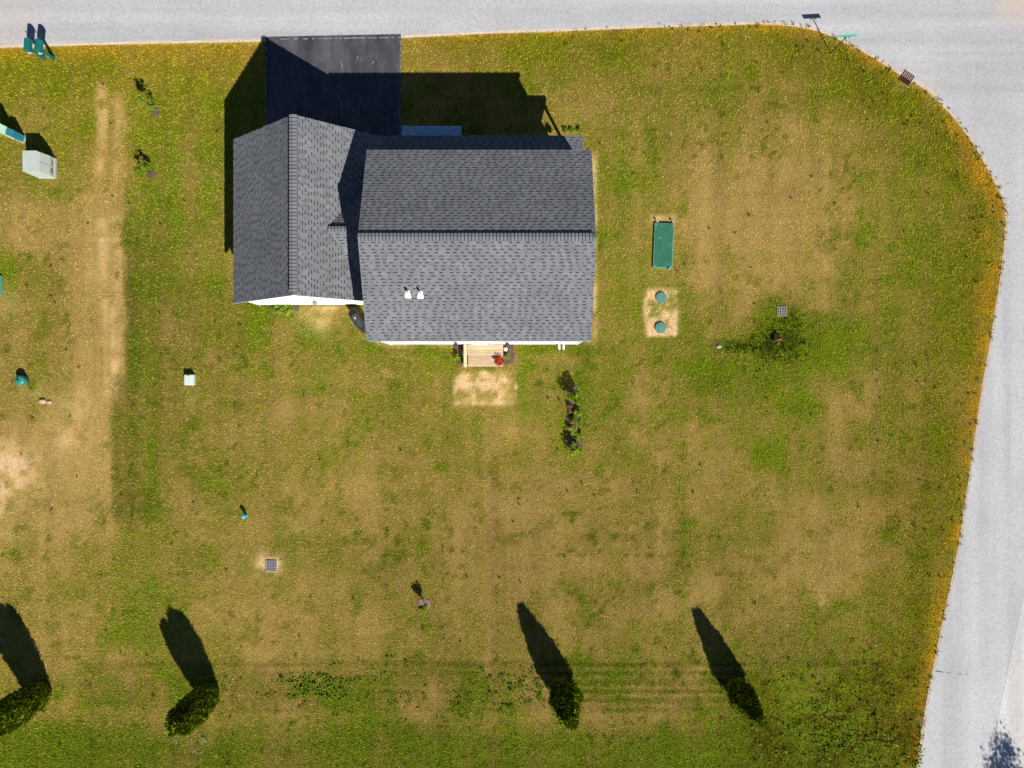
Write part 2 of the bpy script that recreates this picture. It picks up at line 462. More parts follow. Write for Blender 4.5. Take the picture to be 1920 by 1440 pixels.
# ------------------------------------------------------------------ what grows where
def sm(a, b, v):
    t = np.clip((v - a) / (b - a), 0, 1); return t * t * (3 - 2 * t)
def growth(x, y, sheet=False):
    """green, ochre, bare, tone at each ground point"""
    w1 = (fbm(x * 0.5, y * 0.5, 3, 3) - 0.5) * 30; w2 = (fbm(x * 0.5 + 40, y * 0.5, 9, 3) - 0.5) * 30
    px0 = 960 + x * S; py0 = 720 - y * S
    px = px0 + w1; py = py0 + w2
    def el(cx, cy, rx, ry, p=1.0):
        d = ((px - cx) / rx) ** 2 + ((py - cy) / ry) ** 2
        return np.exp(-d * p)
    def rc(x0, y0, x1, y1, s, sharp=False):
        qx, qy = (px0 + w1 * 0.3, py0 + w2 * 0.3) if sharp else (px, py)
        return sm(x0 - s, x0 + s, qx) * (1 - sm(x1 - s, x1 + s, qx)) * sm(y0 - s, y0 + s, qy) * (1 - sm(y1 - s, y1 + s, qy))
    big = fbm(x * 0.16, y * 0.16, 21, 4); mid = fbm(x * 0.75, y * 0.75, 33, 4); fine = fbm(x * 3.2, y * 3.2, 51, 3)
    tiny = vn(x * 14.0, y * 14.0, 77) * .55 + vn(x * 25.0, y * 25.0, 78) * .45; tiny2 = vn(x * 6.0 + 5, y * 6.0, 79)
    tiny = tiny + (vn(x * 7.5, y * 7.5, 80) - .5) * .55
    if sheet: tiny = tiny * 0 + .5; tiny2 = tiny; fine = fine * .4 + .3      # finer than the sheet's own grid: left to the blades
    vs_ = fbm(x * 1.7, y * 0.10, 61, 3); hs = fbm(x * 0.10, y * 1.7, 71, 3)      # mower passes both ways
    g = 0.46 + (big - 0.5) * 0.75 + (mid - 0.5) * 0.85 + (fine - 0.5) * 0.60 + (tiny2 - 0.5) * 0.24 + (vs_ - 0.5) * 0.40 + (hs - 0.5) * 0.22
    o = np.zeros_like(g); b = np.zeros_like(g); t = 1.33 + (big - 0.5) * 0.25 + (fbm(x * .3 + 7, y * .3, 181, 3) - .5) * .30 + (mid - 0.5) * 0.14 + (fine - 0.5) * 0.32 + (tiny - 0.5) * 1.45
    mow = np.sin(px0 / 47.0 * 2 * math.pi + (vn(x * .2, y * .12, 191) - .5) * 3.0) * sm(0.3, 0.6, fbm(x * .12, y * .12, 193, 2)) * sm(250, 420, px0)
    mow2 = fbm(x * 4.2, y * 0.07, 195, 2) - .5; mow3 = fbm(x * 0.07, y * 4.2, 197, 2) - .5
    if not sheet: mow2 = mow2 + (vn(x * 6.5, y * 0.25, 241) - .5) * .8; mow3 = mow3 + (vn(x * 0.25, y * 6.5, 243) - .5) * .6
    t += mow * 0.055 + mow2 * 0.30 + mow3 * 0.20; g += mow * 0.05 + mow2 * 0.22 + mow3 * 0.16
    # neighbour's strip on the left: dry, with ruts and a straight mowing line
    left = 1 - sm(205, 245, px0 + (vn(y * 0.35, y * 0 + 3.0, 5) - 0.5) * 22 + (py0 > 700) * 20)
    g -= left * rc(-400, 330, 300, 1230, 60) * 0.17
    stv = np.clip(fbm(x * 2.6, y * 0.14, 211, 3) * 2.6 - 0.75, 0, 1.2); g -= rc(150, 360, 232, 760, 26) * (0.30 + 0.36 * stv) * (0.5 + 1.0 * mid); b += rc(165, 400, 230, 740, 14) * 0.60 * stv * (0.4 + mid)
    g -= rc(178, 150, 206, 420, 8) * 0.5; b += rc(182, 160, 202, 330, 7, True) * 0.35 * (mid > 0.4)
    g -= rc(212, 170, 236, 420, 8) * 0.45; b += rc(214, 180, 234, 330, 6, True) * 0.22 * (mid > 0.45)
    g -= rc(-60, 360, 150, 480, 40) * 0.26
    b += el(14, 885, 50, 44) * 1.3 + el(0, 965, 34, 40) * 0.5 + el(120, 822, 40, 20) * 0.35 + el(150, 760, 28, 40) * 0.25 + el(10, 580, 16, 30) * 0.3
    b += rc(80, 740, 205, 1010, 30) * 0.10
    g -= rc(-100, 780, 200, 1010, 40) * 0.30
    streaks = (vn(px0 * 0.09, py0 * 0.004, 13) - 0.5)
    g += streaks * rc(40, 500, 235, 1050, 30) * 0.35
    g += el(10, 500, 60, 30) * 0.35 + el(110, 140, 200, 60) * 0.30 + el(60, 360, 70, 30) * 0.25
    o += rc(-400, 88, 500, 118, 14) * 0.20 + rc(-400, 150, 260, 330, 60) * 0.10
    # dark strip right of that line
    lx = np.where(py0 < 700, 236, 212) + (vn(y * 0.6, y * 0 + 8.0, 201) - .5) * 10
    dk = sm(-6, 6, px0 - lx) * np.exp(-np.clip(px0 - lx, 0, None) / 85.0) * sm(380, 460, py) * (1 - sm(965, 990, py))
    g += dk * 0.42; t -= dk * 0.30
    g += rc(200, 1030, 300, 1220, 26) * 0.20
    # side yard west of the garage
    g += rc(250, 110, 450, 560, 40) * 0.20; o += rc(240, 100, 470, 260, 40) * 0.10
    g -= el(380, 440, 50, 90) * 0.2
    # behind the garage and house
    g += el(480, 610, 110, 60) * 0.35 + el(640, 650, 90, 40) * 0.25 + rc(690, 645, 860, 690, 10) * 0.25 + rc(970, 643, 1130, 668, 7) * 0.45
    b += el(592, 592, 34, 30) * 0.55 + rc(580, 572, 680, 582, 4, True) * 0.6 + rc(700, 640, 1110, 648, 3, True) * 0.5
    q = rc(850, 698, 968, 760, 5, True); b += q * np.clip((fbm(x * 1.5, y * 1.5, 171, 4) - 0.34) * 4.0, 0.15, 1.2) ; g -= q * 0.25
    b += rc(870, 686, 945, 700, 6) * 0.15
    b += rc(1085, 286, 1119, 648, 5, True) * 0.65
    g += rc(1128, 300, 1215, 420, 25) * 0.22
    g -= rc(300, 560, 430, 690, 40) * 0.14
    # the dry back yard and the middle of the corner lot
    g -= el(1400, 400, 150, 110) * 0.52 + el(1310, 330, 70, 70) * 0.2 + el(1500, 470, 80, 110) * 0.2 + el(1290, 470, 90, 110) * 0.18
    st = (vn(px0 * 0.06, py0 * 0.003, 23) - 0.5) * rc(1260, 220, 1560, 620, 40); g -= st * 0.4; b += np.clip(st, 0, 1) * 0.10
    g -= el(1130, 1030, 230, 120) * 0.32 + el(1290, 850, 110, 80) * 0.25 + el(820, 830, 200, 60) * 0.15 + el(620, 930, 150, 70) * 0.12
    g -= el(1510, 1060, 110, 60) * 0.25 + el(640, 1170, 230, 60) * 0.28 + el(1300, 1120, 60, 40) * 0.25 + el(330, 1100, 110, 70) * 0.2
    b += el(1290, 1115, 40, 24) * 0.12 + el(560, 985, 40, 12) * 0.2
    g += el(1110, 760, 60, 70) * 0.25 + el(700, 780, 110, 60) * 0.18
    st2 = (vn(px0 * 0.05, py0 * 0.003, 43) - 0.5) * rc(1180, 760, 1420, 1150, 50); g -= st2 * 0.35
    # lush wet patch round the drain
    lu = el(1463, 632, 46, 50) * 0.9 + el(1400, 650, 55, 14) * 0.6
    g += lu * 0.95; t -= lu * 0.62
    br = el(1545, 650, 60, 46) * 0.8 + el(1450, 845, 46, 30) + el(1490, 760, 30, 40) * 0.7 + el(1400, 700, 90, 50) * 0.5 + el(1340, 690, 50, 34) * 0.4
    g += br * 0.75; t += br * 0.10
    # toward the road: darker olive, then ochre at the verge
    d = edge_dist(x, y)
    right = sm(1250, 1600, px0)
    up = 1 - sm(120, 230, py0)
    n_o = fbm(x * 0.9 + 9, y * 0.9, 91, 3)
    ol = np.exp(-(d / 4.2) ** 2)
    g += ol * right * 0.42; t -= ol * right * 0.20; o += ol * right * 0.20
    o += np.exp(-(d / 3.0) ** 2) * up * (1 - right) * 0.20; g += np.exp(-(d / 3.0) ** 2) * up * 0.16
    wv = 0.50 + 0.75 * sm(1780, 1870, px0) * (1 - sm(520, 700, py0)) + 0.25 * sm(1700, 1760, px0)
    vg = np.exp(-(d / wv) ** 2)
    o += vg * np.clip((n_o - 0.30) * 3.6, 0, 1) * (0.55 + 0.45 * right); g -= vg * 0.28 * right; t += vg * 0.25 * right
    b += np.exp(-(d / 0.10) ** 2) * 0.8
    g += rc(940, 60, 1250, 130, 30) * 0.25 + el(1640, 200, 80, 90) * 0.15 + el(1660, 470, 60, 60) * 0.2
    # former garden rows at the back
    rows = rc(430, 1243, 1400, 1335, 7, True)
    ph = np.sin((py0 + w2 * 0.12) / 17.0 * 2 * math.pi)
    rs = sm(760, 1000, px0) * 0.7 + 0.3
    brk = sm(0.35, 0.6, fbm(x * 0.35, y * 1.2, 161, 3)); g += rows * (0.06 + ph * 0.26 * rs * brk + (mid - 0.5) * 0.7); t -= rows * (0.16 + ph * 0.16 * rs * brk)
    ln = np.exp(-((py0 + w2 * 0.1 - 1243) / 3.0) ** 2) * rc(190, 1200, 1660, 1280, 8)
    t -= ln * 0.45
    dr = rc(150, 1245, 405, 1325, 7, True) * 0.8
    g += dr * (0.30 + (mid - .5) * 1.0); t -= dr * 0.20
    g -= rc(430, 1250, 560, 1340, 20) * 0.2
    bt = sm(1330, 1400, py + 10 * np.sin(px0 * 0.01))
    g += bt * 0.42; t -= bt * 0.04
    g += el(40, 1420, 130, 40) * 0.4 + el(790, 1410, 60, 24) * 0.3 + el(1560, 1340, 160, 90) * 0.42 + el(1400, 1330, 40, 40) * 0.3
    clump = sm(0.42, 0.62, fbm(x * 1.3 + 3, y * 1.3, 111, 3))
    qd = rc(1390, 1250, 1720, 1460, 25)
    t += qd * (clump - 0.62) * 0.5; g += qd * 0.2; o += qd * (1 - clump) * 0.15
    b += el(1540, 1122, 9, 14) * 0.8 + el(509, 1060, 24, 25, 1.6) * 2.2 + rc(1212, 544, 1271, 630, 4, True) * (0.9 + 0.8 * mid) + rc(1222, 404, 1266, 420, 4, True) * 0.5
    b += el(1240, 516, 26, 10) * 0.2 + el(60, 725, 26, 18) * 0.3 + el(362, 740, 12, 16) * 0.3 + el(1700, 160, 22, 12) * 0.2
    lushn = sm(0.66, 0.76, fbm(x * 1.1, y * 1.1, 131, 3)); g += lushn * 0.35; t -= lushn * 0.05
    # single clumps of coarse grass: small dark specks
    sp = sm(0.80, 0.90, vn(x * 4.1, y * 4.1, 141)) * (0.35 + 0.65 * sm(0.45, 0.6, fbm(x * 0.4, y * 0.4, 151, 2)))
    g += sp * 0.45; t -= sp * 0.26
    b = np.clip(b, 0, 1.1) * np.clip((fbm(x * 1.9, y * 1.9, 261, 4) - .24) * 3.8, .2, 1.1) * (0.6 + .8 * fine); t -= el(1050, 1080, 420, 190) * (0.10 + 0.3 * fbm(x * .5, y * .5, 231, 3)) + bt * 0.20 + rc(1380, 1180, 1760, 1480, 60) * 0.06 + rc(900, 60, 1800, 200, 50) * 0.06  # browner thatch, plus a shade falloff to south and east painted into tone
    g = np.clip(g, 0, 1); o = np.clip(o, 0, 1); b = np.clip(b, 0, 1); t = np.clip(t, 0.22, 1.85)
    return np.stack([g, o, b, t], -1)

def fast_mesh(name, co, faces_flat, nper, mat_, attr=None, attr_name='growth', smooth=False):
    me = bpy.data.meshes.new(name)
    nv = len(co); nf = len(faces_flat) // nper
    me.vertices.add(nv); me.vertices.foreach_set('co', co.astype(np.float32).ravel())
    me.loops.add(nf * nper); me.loops.foreach_set('vertex_index', faces_flat.astype(np.int32))
    me.polygons.add(nf)
    me.polygons.foreach_set('loop_start', np.arange(0, nf * nper, nper, dtype=np.int32))
    me.polygons.foreach_set('loop_total', np.full(nf, nper, dtype=np.int32))
    me.materials.append(mat_)
    if attr is not None:
        if attr.ndim == 2:
            a = me.attributes.new(attr_name, 'FLOAT_COLOR', 'POINT'); a.data.foreach_set('color', attr.astype(np.float32).ravel())
        else:
            a = me.attributes.new(attr_name, 'FLOAT', 'POINT'); a.data.foreach_set('value', attr.astype(np.float32))
    if smooth: me.polygons.foreach_set('use_smooth', np.ones(nf, bool))
    me.update(); me.validate()
    o = bpy.data.objects.new(name, me); C.objects.link(o)
    return o

# the wide ground sheet, far fields
gm = MB(); gm.quad((-900, -900, -0.05), (900, -900, -0.05), (900, 900, -0.05), (-900, 900, -0.05))
m_far, nt, b_ = mat('far_field')
nt.links.new(ramp(nt, noise(nt, 0.08, 6, 0.7, pos(nt)).outputs[0], [(0.3, (0.13, 0.12, 0.022)), (0.7, (0.24, 0.185, 0.06))]).outputs[0], b_.inputs['Base Color'])
b_.inputs['Roughness'].default_value = 0.95
tag(gm.build('ground', m_far), kind='structure')

# the lawn sheet
gx = np.arange(-40, 46.01, 0.2); gy = np.arange(-34, 34.01, 0.2)
X, Y = np.meshgrid(gx, gy)
x = X.ravel(); y = Y.ravel()
z = (fbm(x * 0.5, y * 0.5, 5, 3) - 0.5) * 0.02
nx = len(gx)
i0 = (np.arange(len(gy) - 1)[:, None] * nx + np.arange(nx - 1)[None, :]).ravel()
quads = np.stack([i0, i0 + 1, i0 + nx + 1, i0 + nx], -1).ravel()
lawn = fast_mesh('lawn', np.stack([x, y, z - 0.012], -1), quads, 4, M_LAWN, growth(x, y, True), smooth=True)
tag(lawn, kind='structure')

# ------------------------------------------------------------------ road, seam, verge, driveway
edge_n = []
for i, p in enumerate(EDGE):
    d = (EDGE[min(i + 1, len(EDGE) - 1)] - EDGE[max(i - 1, 0)]).normalized()
    edge_n.append(Vector((-d.y, d.x, 0)))
road = MB()
poly = [Vector((p.x, p.y, 0.022)) for p in EDGE]
last = EDGE[-1] + edge_n[-1] * 7.6; first = EDGE[0] + edge_n[0] * 8.2
out_pts = [Vector((last.x, last.y, 0.022))]
out_pts += [Vector((P(2090, 560).x, P(2090, 560).y, 0.022)), Vector((P(2150, 300).x, P(2150, 300).y, 0.022)),
            Vector((44, 13, 0.022)), Vector((60, 11, 0.022)), Vector((60, 20.5, 0.022)), Vector((34, 24.5, 0.022)), Vector((30, 26.2, 0.022)), Vector((20, 27, 0.022)), Vector((first.x, first.y, 0.022))]
allp = poly + out_pts
nv = len(allp)
skirt = [Vector((p.x, p.y, -0.04)) for p in allp]
road.add(allp + skirt, [tuple(range(nv))] + [(i, (i + 1) % nv, nv + (i + 1) % nv, nv + i) for i in range(nv)])
tag(road.build('road', M_ROAD), kind='structure')

lane = MB()
ids = [i for i, p in enumerate(EDGE) if p.y < 3.0]
for a, b2 in zip(ids[:-1], ids[1:]):
    q = []
    for i, off in ((a, 3.78), (a, 7.5), (b2, 7.5), (b2, 3.78)):
        e = EDGE[i] + edge_n[i] * off; q.append((e.x, e.y, 0.027))
    lane.quad(*q)
tag(lane.build('road_far_lane', M_LANE), kind='structure')

sh = MB()
for i in range(len(EDGE) - 1):
    if EDGE[i].x < -40 or EDGE[i].y < -34: continue
    q = []
    for k in (i, i + 1):
        wob = -0.02 + 0.13 * vn(np.array([k * 0.9]), np.array([1.0]), 8)[0]
        e0 = EDGE[k] - edge_n[k] * 0.10; e1 = EDGE[k] + edge_n[k] * wob
        q.append(((e0.x, e0.y, 0.004), (e1.x, e1.y, 0.0262)))
    sh.quad(q[0][0], q[1][0], q[1][1], q[0][1])
tag(sh.build('sandy_road_edge', M_SAND), kind='structure')

def ribbon(mb, pts, w, z, jit=0.0, gaps=0.0):
    pts = [Vector((p[0], p[1], z)) for p in pts]
    for a, b2 in zip(pts[:-1], pts[1:]):
        L = (b2 - a).length; n = max(1, int(L / 0.12)); d = (b2 - a).normalized(); s = Vector((-d.y, d.x, 0))
        o0 = 0; w0 = w
        for k in range(n):
            o1 = random.uniform(-jit, jit); w1_ = w * random.uniform(0.5, 1.3)
            if random.random() >= gaps:
                p0 = a + d * (L * k / n) + s * o0; p1 = a + d * (L * (k + 1) / n) + s * o1
                mb.quad(p0 - s * w0 / 2, p1 - s * w1_ / 2, p1 + s * w1_ / 2, p0 + s * w0 / 2)
            o0, w0 = o1, w1_
def pxs(*l): return [P(*q) for q in l]
cr = MB()
ribbon(cr, pxs((1753, 1257), (1764, 1259)), 0.05, 0.0275, 0.01)
ribbon(cr, pxs((1764, 1259), (1790, 1261), (1812, 1264)), 0.02, 0.0275, 0.02, 0.4)
ribbon(cr, pxs((1832, 350), (1880, 347), (1896, 342)), 0.015, 0.0275, 0.02, 0.3)
tag(cr.build('road_crack', M_CRACK), kind='structure')

dl, dr_, dtop = P(498, 0).x, P(752, 0).x, P(0, 73).y
drv = MB(); drv.box(dl, dr_, 9.0, dtop, -0.03, 0.030)
driveway = tag(drv.build('driveway', M_DRIVE), kind='structure')
ap = MB()
a0, a1, a2, a3 = P(498, 74), P(752, 73.5), P(752, 65), P(505, 70)
ap.add([(a0.x, a0.y, .034), (a1.x, a1.y, .034), (a2.x, a2.y, .034), (a3.x, a3.y, .034), (a0.x, a0.y, .0), (a1.x, a1.y, .0), (a2.x, a2.y, .0), (a3.x, a3.y, .0)],
       [(0, 1, 2, 3), (0, 4, 5, 1), (1, 5, 6, 2), (2, 6, 7, 3), (3, 7, 4, 0)])
ap.build('apron', M_DRIVE, driveway)
sc_ = MB()
ribbon(sc_, pxs((526, 74.5), (650, 73), (751, 71.5)), 0.045, 0.0385, 0.012, 0.28)
ribbon(sc_, pxs((500, 76), (499, 170), (499, 262)), 0.035, 0.0345, 0.02, 0.12)
ribbon(sc_, pxs((751, 72), (750.5, 150), (750.5, 258)), 0.035, 0.0345, 0.02, 0.15)
for (a, b2) in (((707, 108), (697, 122)), ((672, 106), (670, 112)), ((640, 119), (643, 128)), ((640, 178), (642, 228)), ((634, 162), (636, 186)), ((681, 182), (676, 194)), ((553, 69), (557, 70))):
    ribbon(sc_, pxs(a, b2), 0.03, 0.0345, 0.012, 0.25)
sc_.build('pale_scuff', M_PALE, driveway)
sp_ = MB()
for (px_, py_, r_) in ((678, 88, .10), (651, 89, .07), (596, 85, .07), (561, 85, .05), (613, 88, .06)):
    c_ = P(px_, py_); pts = [(c_.x + r_ * random.uniform(.5, 1.1) * math.cos(t) * .6, c_.y + r_ * random.uniform(.5, 1.3) * math.sin(t), 0.0345) for t in np.linspace(0, 6.283, 11)[:-1]]
    sp_.add(pts, [tuple(range(10))])
sp_.build('tar_spot', M_CRACK, driveway)

# ------------------------------------------------------------------ house
house = thing('house', (-3.0, 6.0, 0), 'white house with grey shingle roofs, attached garage and front porch beside the black driveway', 'house')
HO = Vector(house.location)
class HB(MB):
    """shape in place coordinates, stored relative to the house"""
    def mesh(self, name, mats, smooth=False):
        self.v = [(p[0] - HO.x, p[1] - HO.y, p[2]) for p in self.v]
        return super().mesh(name, mats, smooth)

EX0, EX1, EY0, EY1 = -6.48, 3.53, 1.905, 10.45      # main roof edges
RY, ZE, ZR = 6.18, 5.50, 7.28
WX0, WX1, WY0, WY1 = -6.32, 3.37, 2.09, 10.15
GX0, GXR, GX1 = -13.50, -9.63, -5.76                # garage roof edges and ridge
GY0, GY1 = 3.92, 11.85
GZE, GZR = 2.85, 5.95
GWX0, GWY0, GWY1 = -13.22, 4.17, 11.6
PY, PZ0, PZ1, PX1 = 12.02, 2.92, 3.42, 3.41          # porch eave y, eave and wall heights, east end

def clapboard(mb, a, b, z0, ztop, out, e=0.115):
    """lapped boards on a wall from a to b; ztop(s) gives the wall's top at distance s"""
    a = Vector(a); b = Vector(b); L = (b - a).length; d = (b - a) / L; o = Vector(out)
    z_ = z0
    while True:
        def span(zz):
            ss = [s for s in np.linspace(0, L, 81) if ztop(s) >= zz]
            return (ss[0], ss[-1]) if len(ss) > 1 else None
        z1 = z_ + e
        s1 = span(z1)
        if s1 is None: break
        s0 = span(z_ + 0.001)
        mb.quad(a + d * s0[0] + o * .018 + Vector((0, 0, z_)), a + d * s0[1] + o * .018 + Vector((0, 0, z_)),
                a + d * s1[1] + o * .004 + Vector((0, 0, z1)), a + d * s1[0] + o * .004 + Vector((0, 0, z1)))
        mb.quad(a + d * s0[0] + o * .003 + Vector((0, 0, z_)), a + d * s0[1] + o * .003 + Vector((0, 0, z_)),
                a + d * s0[1] + o * .018 + Vector((0, 0, z_)), a + d * s0[0] + o * .018 + Vector((0, 0, z_)))
        z_ = z1

def gable_prism(mb, x0, x1, y0, y1, zb, ze, zr, axis, mi=0):
    if axis == 'x':
        ym = (y0 + y1) / 2
        p = [(x0, y0, zb), (x0, y1, zb), (x0, y1, ze), (x0, ym, zr), (x0, y0, ze), (x1, y0, zb), (x1, y1, zb), (x1, y1, ze), (x1, ym, zr), (x1, y0, ze)]
    else:
        xm = (x0 + x1) / 2
        p = [(x0, y0, zb), (x1, y0, zb), (x1, y0, ze), (xm, y0, zr), (x0, y0, ze), (x0, y1, zb), (x1, y1, zb), (x1, y1, ze), (xm, y1, zr), (x0, y1, ze)]
    mb.add(p, [(0, 1, 2, 3, 4), (9, 8, 7, 6, 5), (0, 5, 6, 1), (1, 6, 7, 2), (2, 7, 8, 3), (3, 8, 9, 4), (4, 9, 5, 0)], mi)

w = HB()
pit = (ZR - ZE) / (RY - EY0)
zew = ZE + (WY0 - EY0) * pit - 0.10
gable_prism(w, WX0, WX1, WY0, 2 * RY - WY0, 0.25, zew, ZR - 0.10, 'x')
clapboard(w, (WX0, WY0, 0), (WX1, WY0, 0), 0.25, lambda s: zew, (0, -1, 0))
clapboard(w, (WX1, WY0, 0), (WX1, 2 * RY - WY0, 0), 0.25, lambda s: zew + pit * (RY - WY0 - abs(s - (RY - WY0))), (1, 0, 0))
clapboard(w, (WX0, 4.2, 0), (WX0, 2 * RY - WY0, 0), 0.25, lambda s: zew + pit * (RY - WY0 - abs(s + 4.2 - RY)), (-1, 0, 0))
clapboard(w, (WX0, 2 * RY - WY0, 0), (WX1, 2 * RY - WY0, 0), 0.25, lambda s: zew, (0, 1, 0))
for cx_, cy_ in ((WX0, WY0), (WX1, WY0), (WX1, 2 * RY - WY0)):
    w.box(cx_ - .045, cx_ + .045, cy_ - .045, cy_ + .045, .25, zew - .06)
w.build('wall', M_WHITE, house)
fo = HB(); fo.box(WX0 + .02, WX1 - .02, WY0 + .02, 2 * RY - WY0 - .02, -0.05, 0.26); fo.box(GWX0 + .02, -6.34, GWY0 + .02, GWY1 - .02, -0.05, 0.16)
fo.build('foundation', M_CONC, house)
gp = (GZR - GZE) / (GXR - GX0)
g_ = HB()
zgw = GZE + (GWX0 - GX0) * gp - 0.10
gx1w = 2 * GXR - GWX0
gable_prism(g_, GWX0, gx1w, GWY0, GWY1, 0.15, zgw, GZR - 0.10, 'y')
clapboard(g_, (GWX0, GWY0, 0), (gx1w, GWY0, 0), 0.15, lambda s: zgw + gp * ((gx1w - GWX0) / 2 - abs(s - (gx1w - GWX0) / 2)), (0, -1, 0))
clapboard(g_, (GWX0, GWY0, 0), (GWX0, GWY1, 0), 0.15, lambda s: zgw, (-1, 0, 0))
clapboard(g_, (GWX0, GWY1, 0), (gx1w, GWY1, 0), 0.15, lambda s: zgw + gp * ((gx1w - GWX0) / 2 - abs(s - (gx1w - GWX0) / 2)), (0, 1, 0))
g_.box(GWX0 - .045, GWX0 + .045, GWY0 - .045, GWY0 + .045, .15, zgw - .08)
g_.build('garage_wall', M_WHITE, house)

# shingled slopes
EXPO = 0.143
WID = [0.10, 0.14, 0.17, 0.20, 0.24, 0.30]
TONES = [0.90, 1.0, 1.10]
def tooth_shape(mb, O, U, V, Nn, u0, u1, v0, v1, tone=1.0):
    hb, ht = 0.0185, 0.0062
    p = [O + U * u0 + V * v0 + Nn * hb, O + U * u1 + V * v0 + Nn * hb, O + U * u1 + V * v1 + Nn * ht, O + U * u0 + V * v1 + Nn * ht,
         O + U * u0 + V * v0, O + U * u1 + V * v0, O + U * u1 + V * v1, O + U * u0 + V * v1]
    mb.add(p, [(0, 1, 2, 3), (4, 5, 1, 0), (5, 6, 2, 1), (7, 4, 0, 3)], 0, tone)
tooth_mesh = {}
for wd in WID:
    for ti, tn in enumerate(TONES):
        mb = MB(); tooth_shape(mb, Vector((0, 0, 0)), Vector((1, 0, 0)), Vector((0, 1, 0)), Vector((0, 0, 1)), 0, wd, 0, EXPO, tn)
        tooth_mesh[(wd, ti)] = mb.mesh('shingle', M_SHINGLE)
def shingles(roof, O, U, V, L, ulim, singles=0, seed=1, name='shingle_courses', from_top=True):
    rr = random.Random(seed)
    O = Vector(O); U = Vector(U).normalized(); V = Vector(V).normalized(); Nn = U.cross(V).normalized()
    if Nn.z < 0: Nn = -Nn
    mb = HB(); n = int(L / EXPO + 0.999); count = 0
    rows = list(range(n))
    if from_top: rows = rows[::-1]
    for i in rows:
        v0 = i * EXPO; v1 = min(v0 + EXPO, L)
        if v1 - v0 < 0.03: continue
        a0, b0 = ulim(v0); a1, b1 = ulim(v1)
        if b0 - a0 < 0.05: continue
        def pt(u, v, h): return O + U * u + V * v + Nn * h
        mb.quad(pt(a0, v0, .008), pt(b0, v0, .008), pt(max(b1, a1), v1, 0), pt(a1, v1, 0), 0, 0.98)
        mb.quad(pt(a0, v0, -.002), pt(b0, v0, -.002), pt(b0, v0, .008), pt(a0, v0, .008), 0, 0.9)
        vb = max(v0, v1 - 0.050)
        ab, bb = ulim(vb)
        mb.quad(pt(ab, vb, .0045), pt(bb, vb, .0045), pt(max(b1, a1), v1, .002), pt(a1, v1, .002), 1, rr.uniform(0.8, 1.2))
        u = a0 - rr.uniform(0, 0.3)
        lo = max(a0, a1); hi = min(b0, b1)
        while u < hi:
            wd = rr.choice(WID[1:]); gap = rr.choice([0.06, 0.12, 0.15, 0.17, 0.17, 0.19]); ti = rr.choice([0, 1, 1, 2])
            ua = max(u, lo); ub = min(u + wd, hi)
            if ub - ua > 0.02:
                if count < singles and ua == u and ub == u + wd and v1 - v0 > EXPO - 1e-4:
                    o = bpy.data.objects.new('shingle', tooth_mesh[(wd, ti)]); C.objects.link(o); o.parent = roof
                    q = pt(ua, v0, 0) - HO
                    mtx = Matrix((U, V, Nn)).transposed().to_4x4(); mtx.translation = q
                    o.matrix_local = mtx; count += 1
                else:
                    tooth_shape(mb, O, U, V, Nn, ua, ub, v0, v1, TONES[ti] * rr.uniform(0.97, 1.03))
            u += wd + gap
    o = mb.build(name, [M_SHINGLE, M_BAND], roof)
    o['kind'] = 'stuff'
    return o
def ridge_caps(roof, A, B, nl, nr, half=0.17, step=0.15):
    """overlapping folded caps along a ridge; nl, nr are the down-slope directions"""
    A = Vector(A) + Vector((0, 0, .03)); B = Vector(B) + Vector((0, 0, .03)); d = (B - A).normalized(); n = int((B - A).length / step)
    up = Vector((0, 0, 1))
    nl = Vector((nl[0], nl[1], 0)).normalized() + up * -.22; nr = Vector((nr[0], nr[1], 0)).normalized() + up * -.22
    meshes = []
    for tn in (0.92, 1.0, 1.06):
        mb = MB()
        p = []
        for s, h in ((0.0, .040), (step + .02, .022)):
            for q in (nl * half, nl * 0.0, nr * half): p.append(d * s + q + up * h)
        for s, h in ((0.0, .004),):
            for q in (nl * half, nl * 0.0, nr * half): p.append(d * s + q + up * h)
        p += [d * s + q * half * 1.02 - up * .10 for s in (0, step) for q in (nl, nr)]
        mb.add(p, [(0, 1, 4, 3), (1, 2, 5, 4), (6, 7, 1, 0), (7, 8, 2, 1), (0, 3, 11, 9), (2, 10, 12, 5)], 0, tn)
        q2 = [d * (step - .036) + nl * half + up * .0285, d * (step - .036) + up * .0295, d * (step - .036) + nr * half + up * .0285,
              d * step + nl * half + up * .0265, d * step + up * .027, d * step + nr * half + up * .0265]
        mb.add(q2, [(0, 1, 4, 3), (1, 2, 5, 4)], 1, 1.0)
        meshes.append(mb.mesh('ridge_cap', [M_SHINGLE, M_BAND]))
    for k in range(n):
        o = bpy.data.objects.new('ridge_cap', random.choice(meshes)); C.objects.link(o); o.parent = roof
        o.location = A + d * (k * step) - HO

def roof_deck(mb, pts, th=0.14):
    """thick deck under the shingles, with a white edge board; pts go round the slope"""
    pts = [Vector(p) for p in pts]
    n = (pts[1] - pts[0]).cross(pts[2] - pts[0]).normalized()
    if n.z < 0: n = -n
    top = [p - n * 0.004 for p in pts]; bot = [p - Vector((0, 0, th)) for p in pts]
    k = len(pts)
    mb.add(top, [tuple(range(k))], 0, 0.9)
    mb.add(top + bot, [tuple(range(2 * k - 1, k - 1, -1))] + [(i, k + i, k + (i + 1) % k, (i + 1) % k) for i in range(k)], 1)

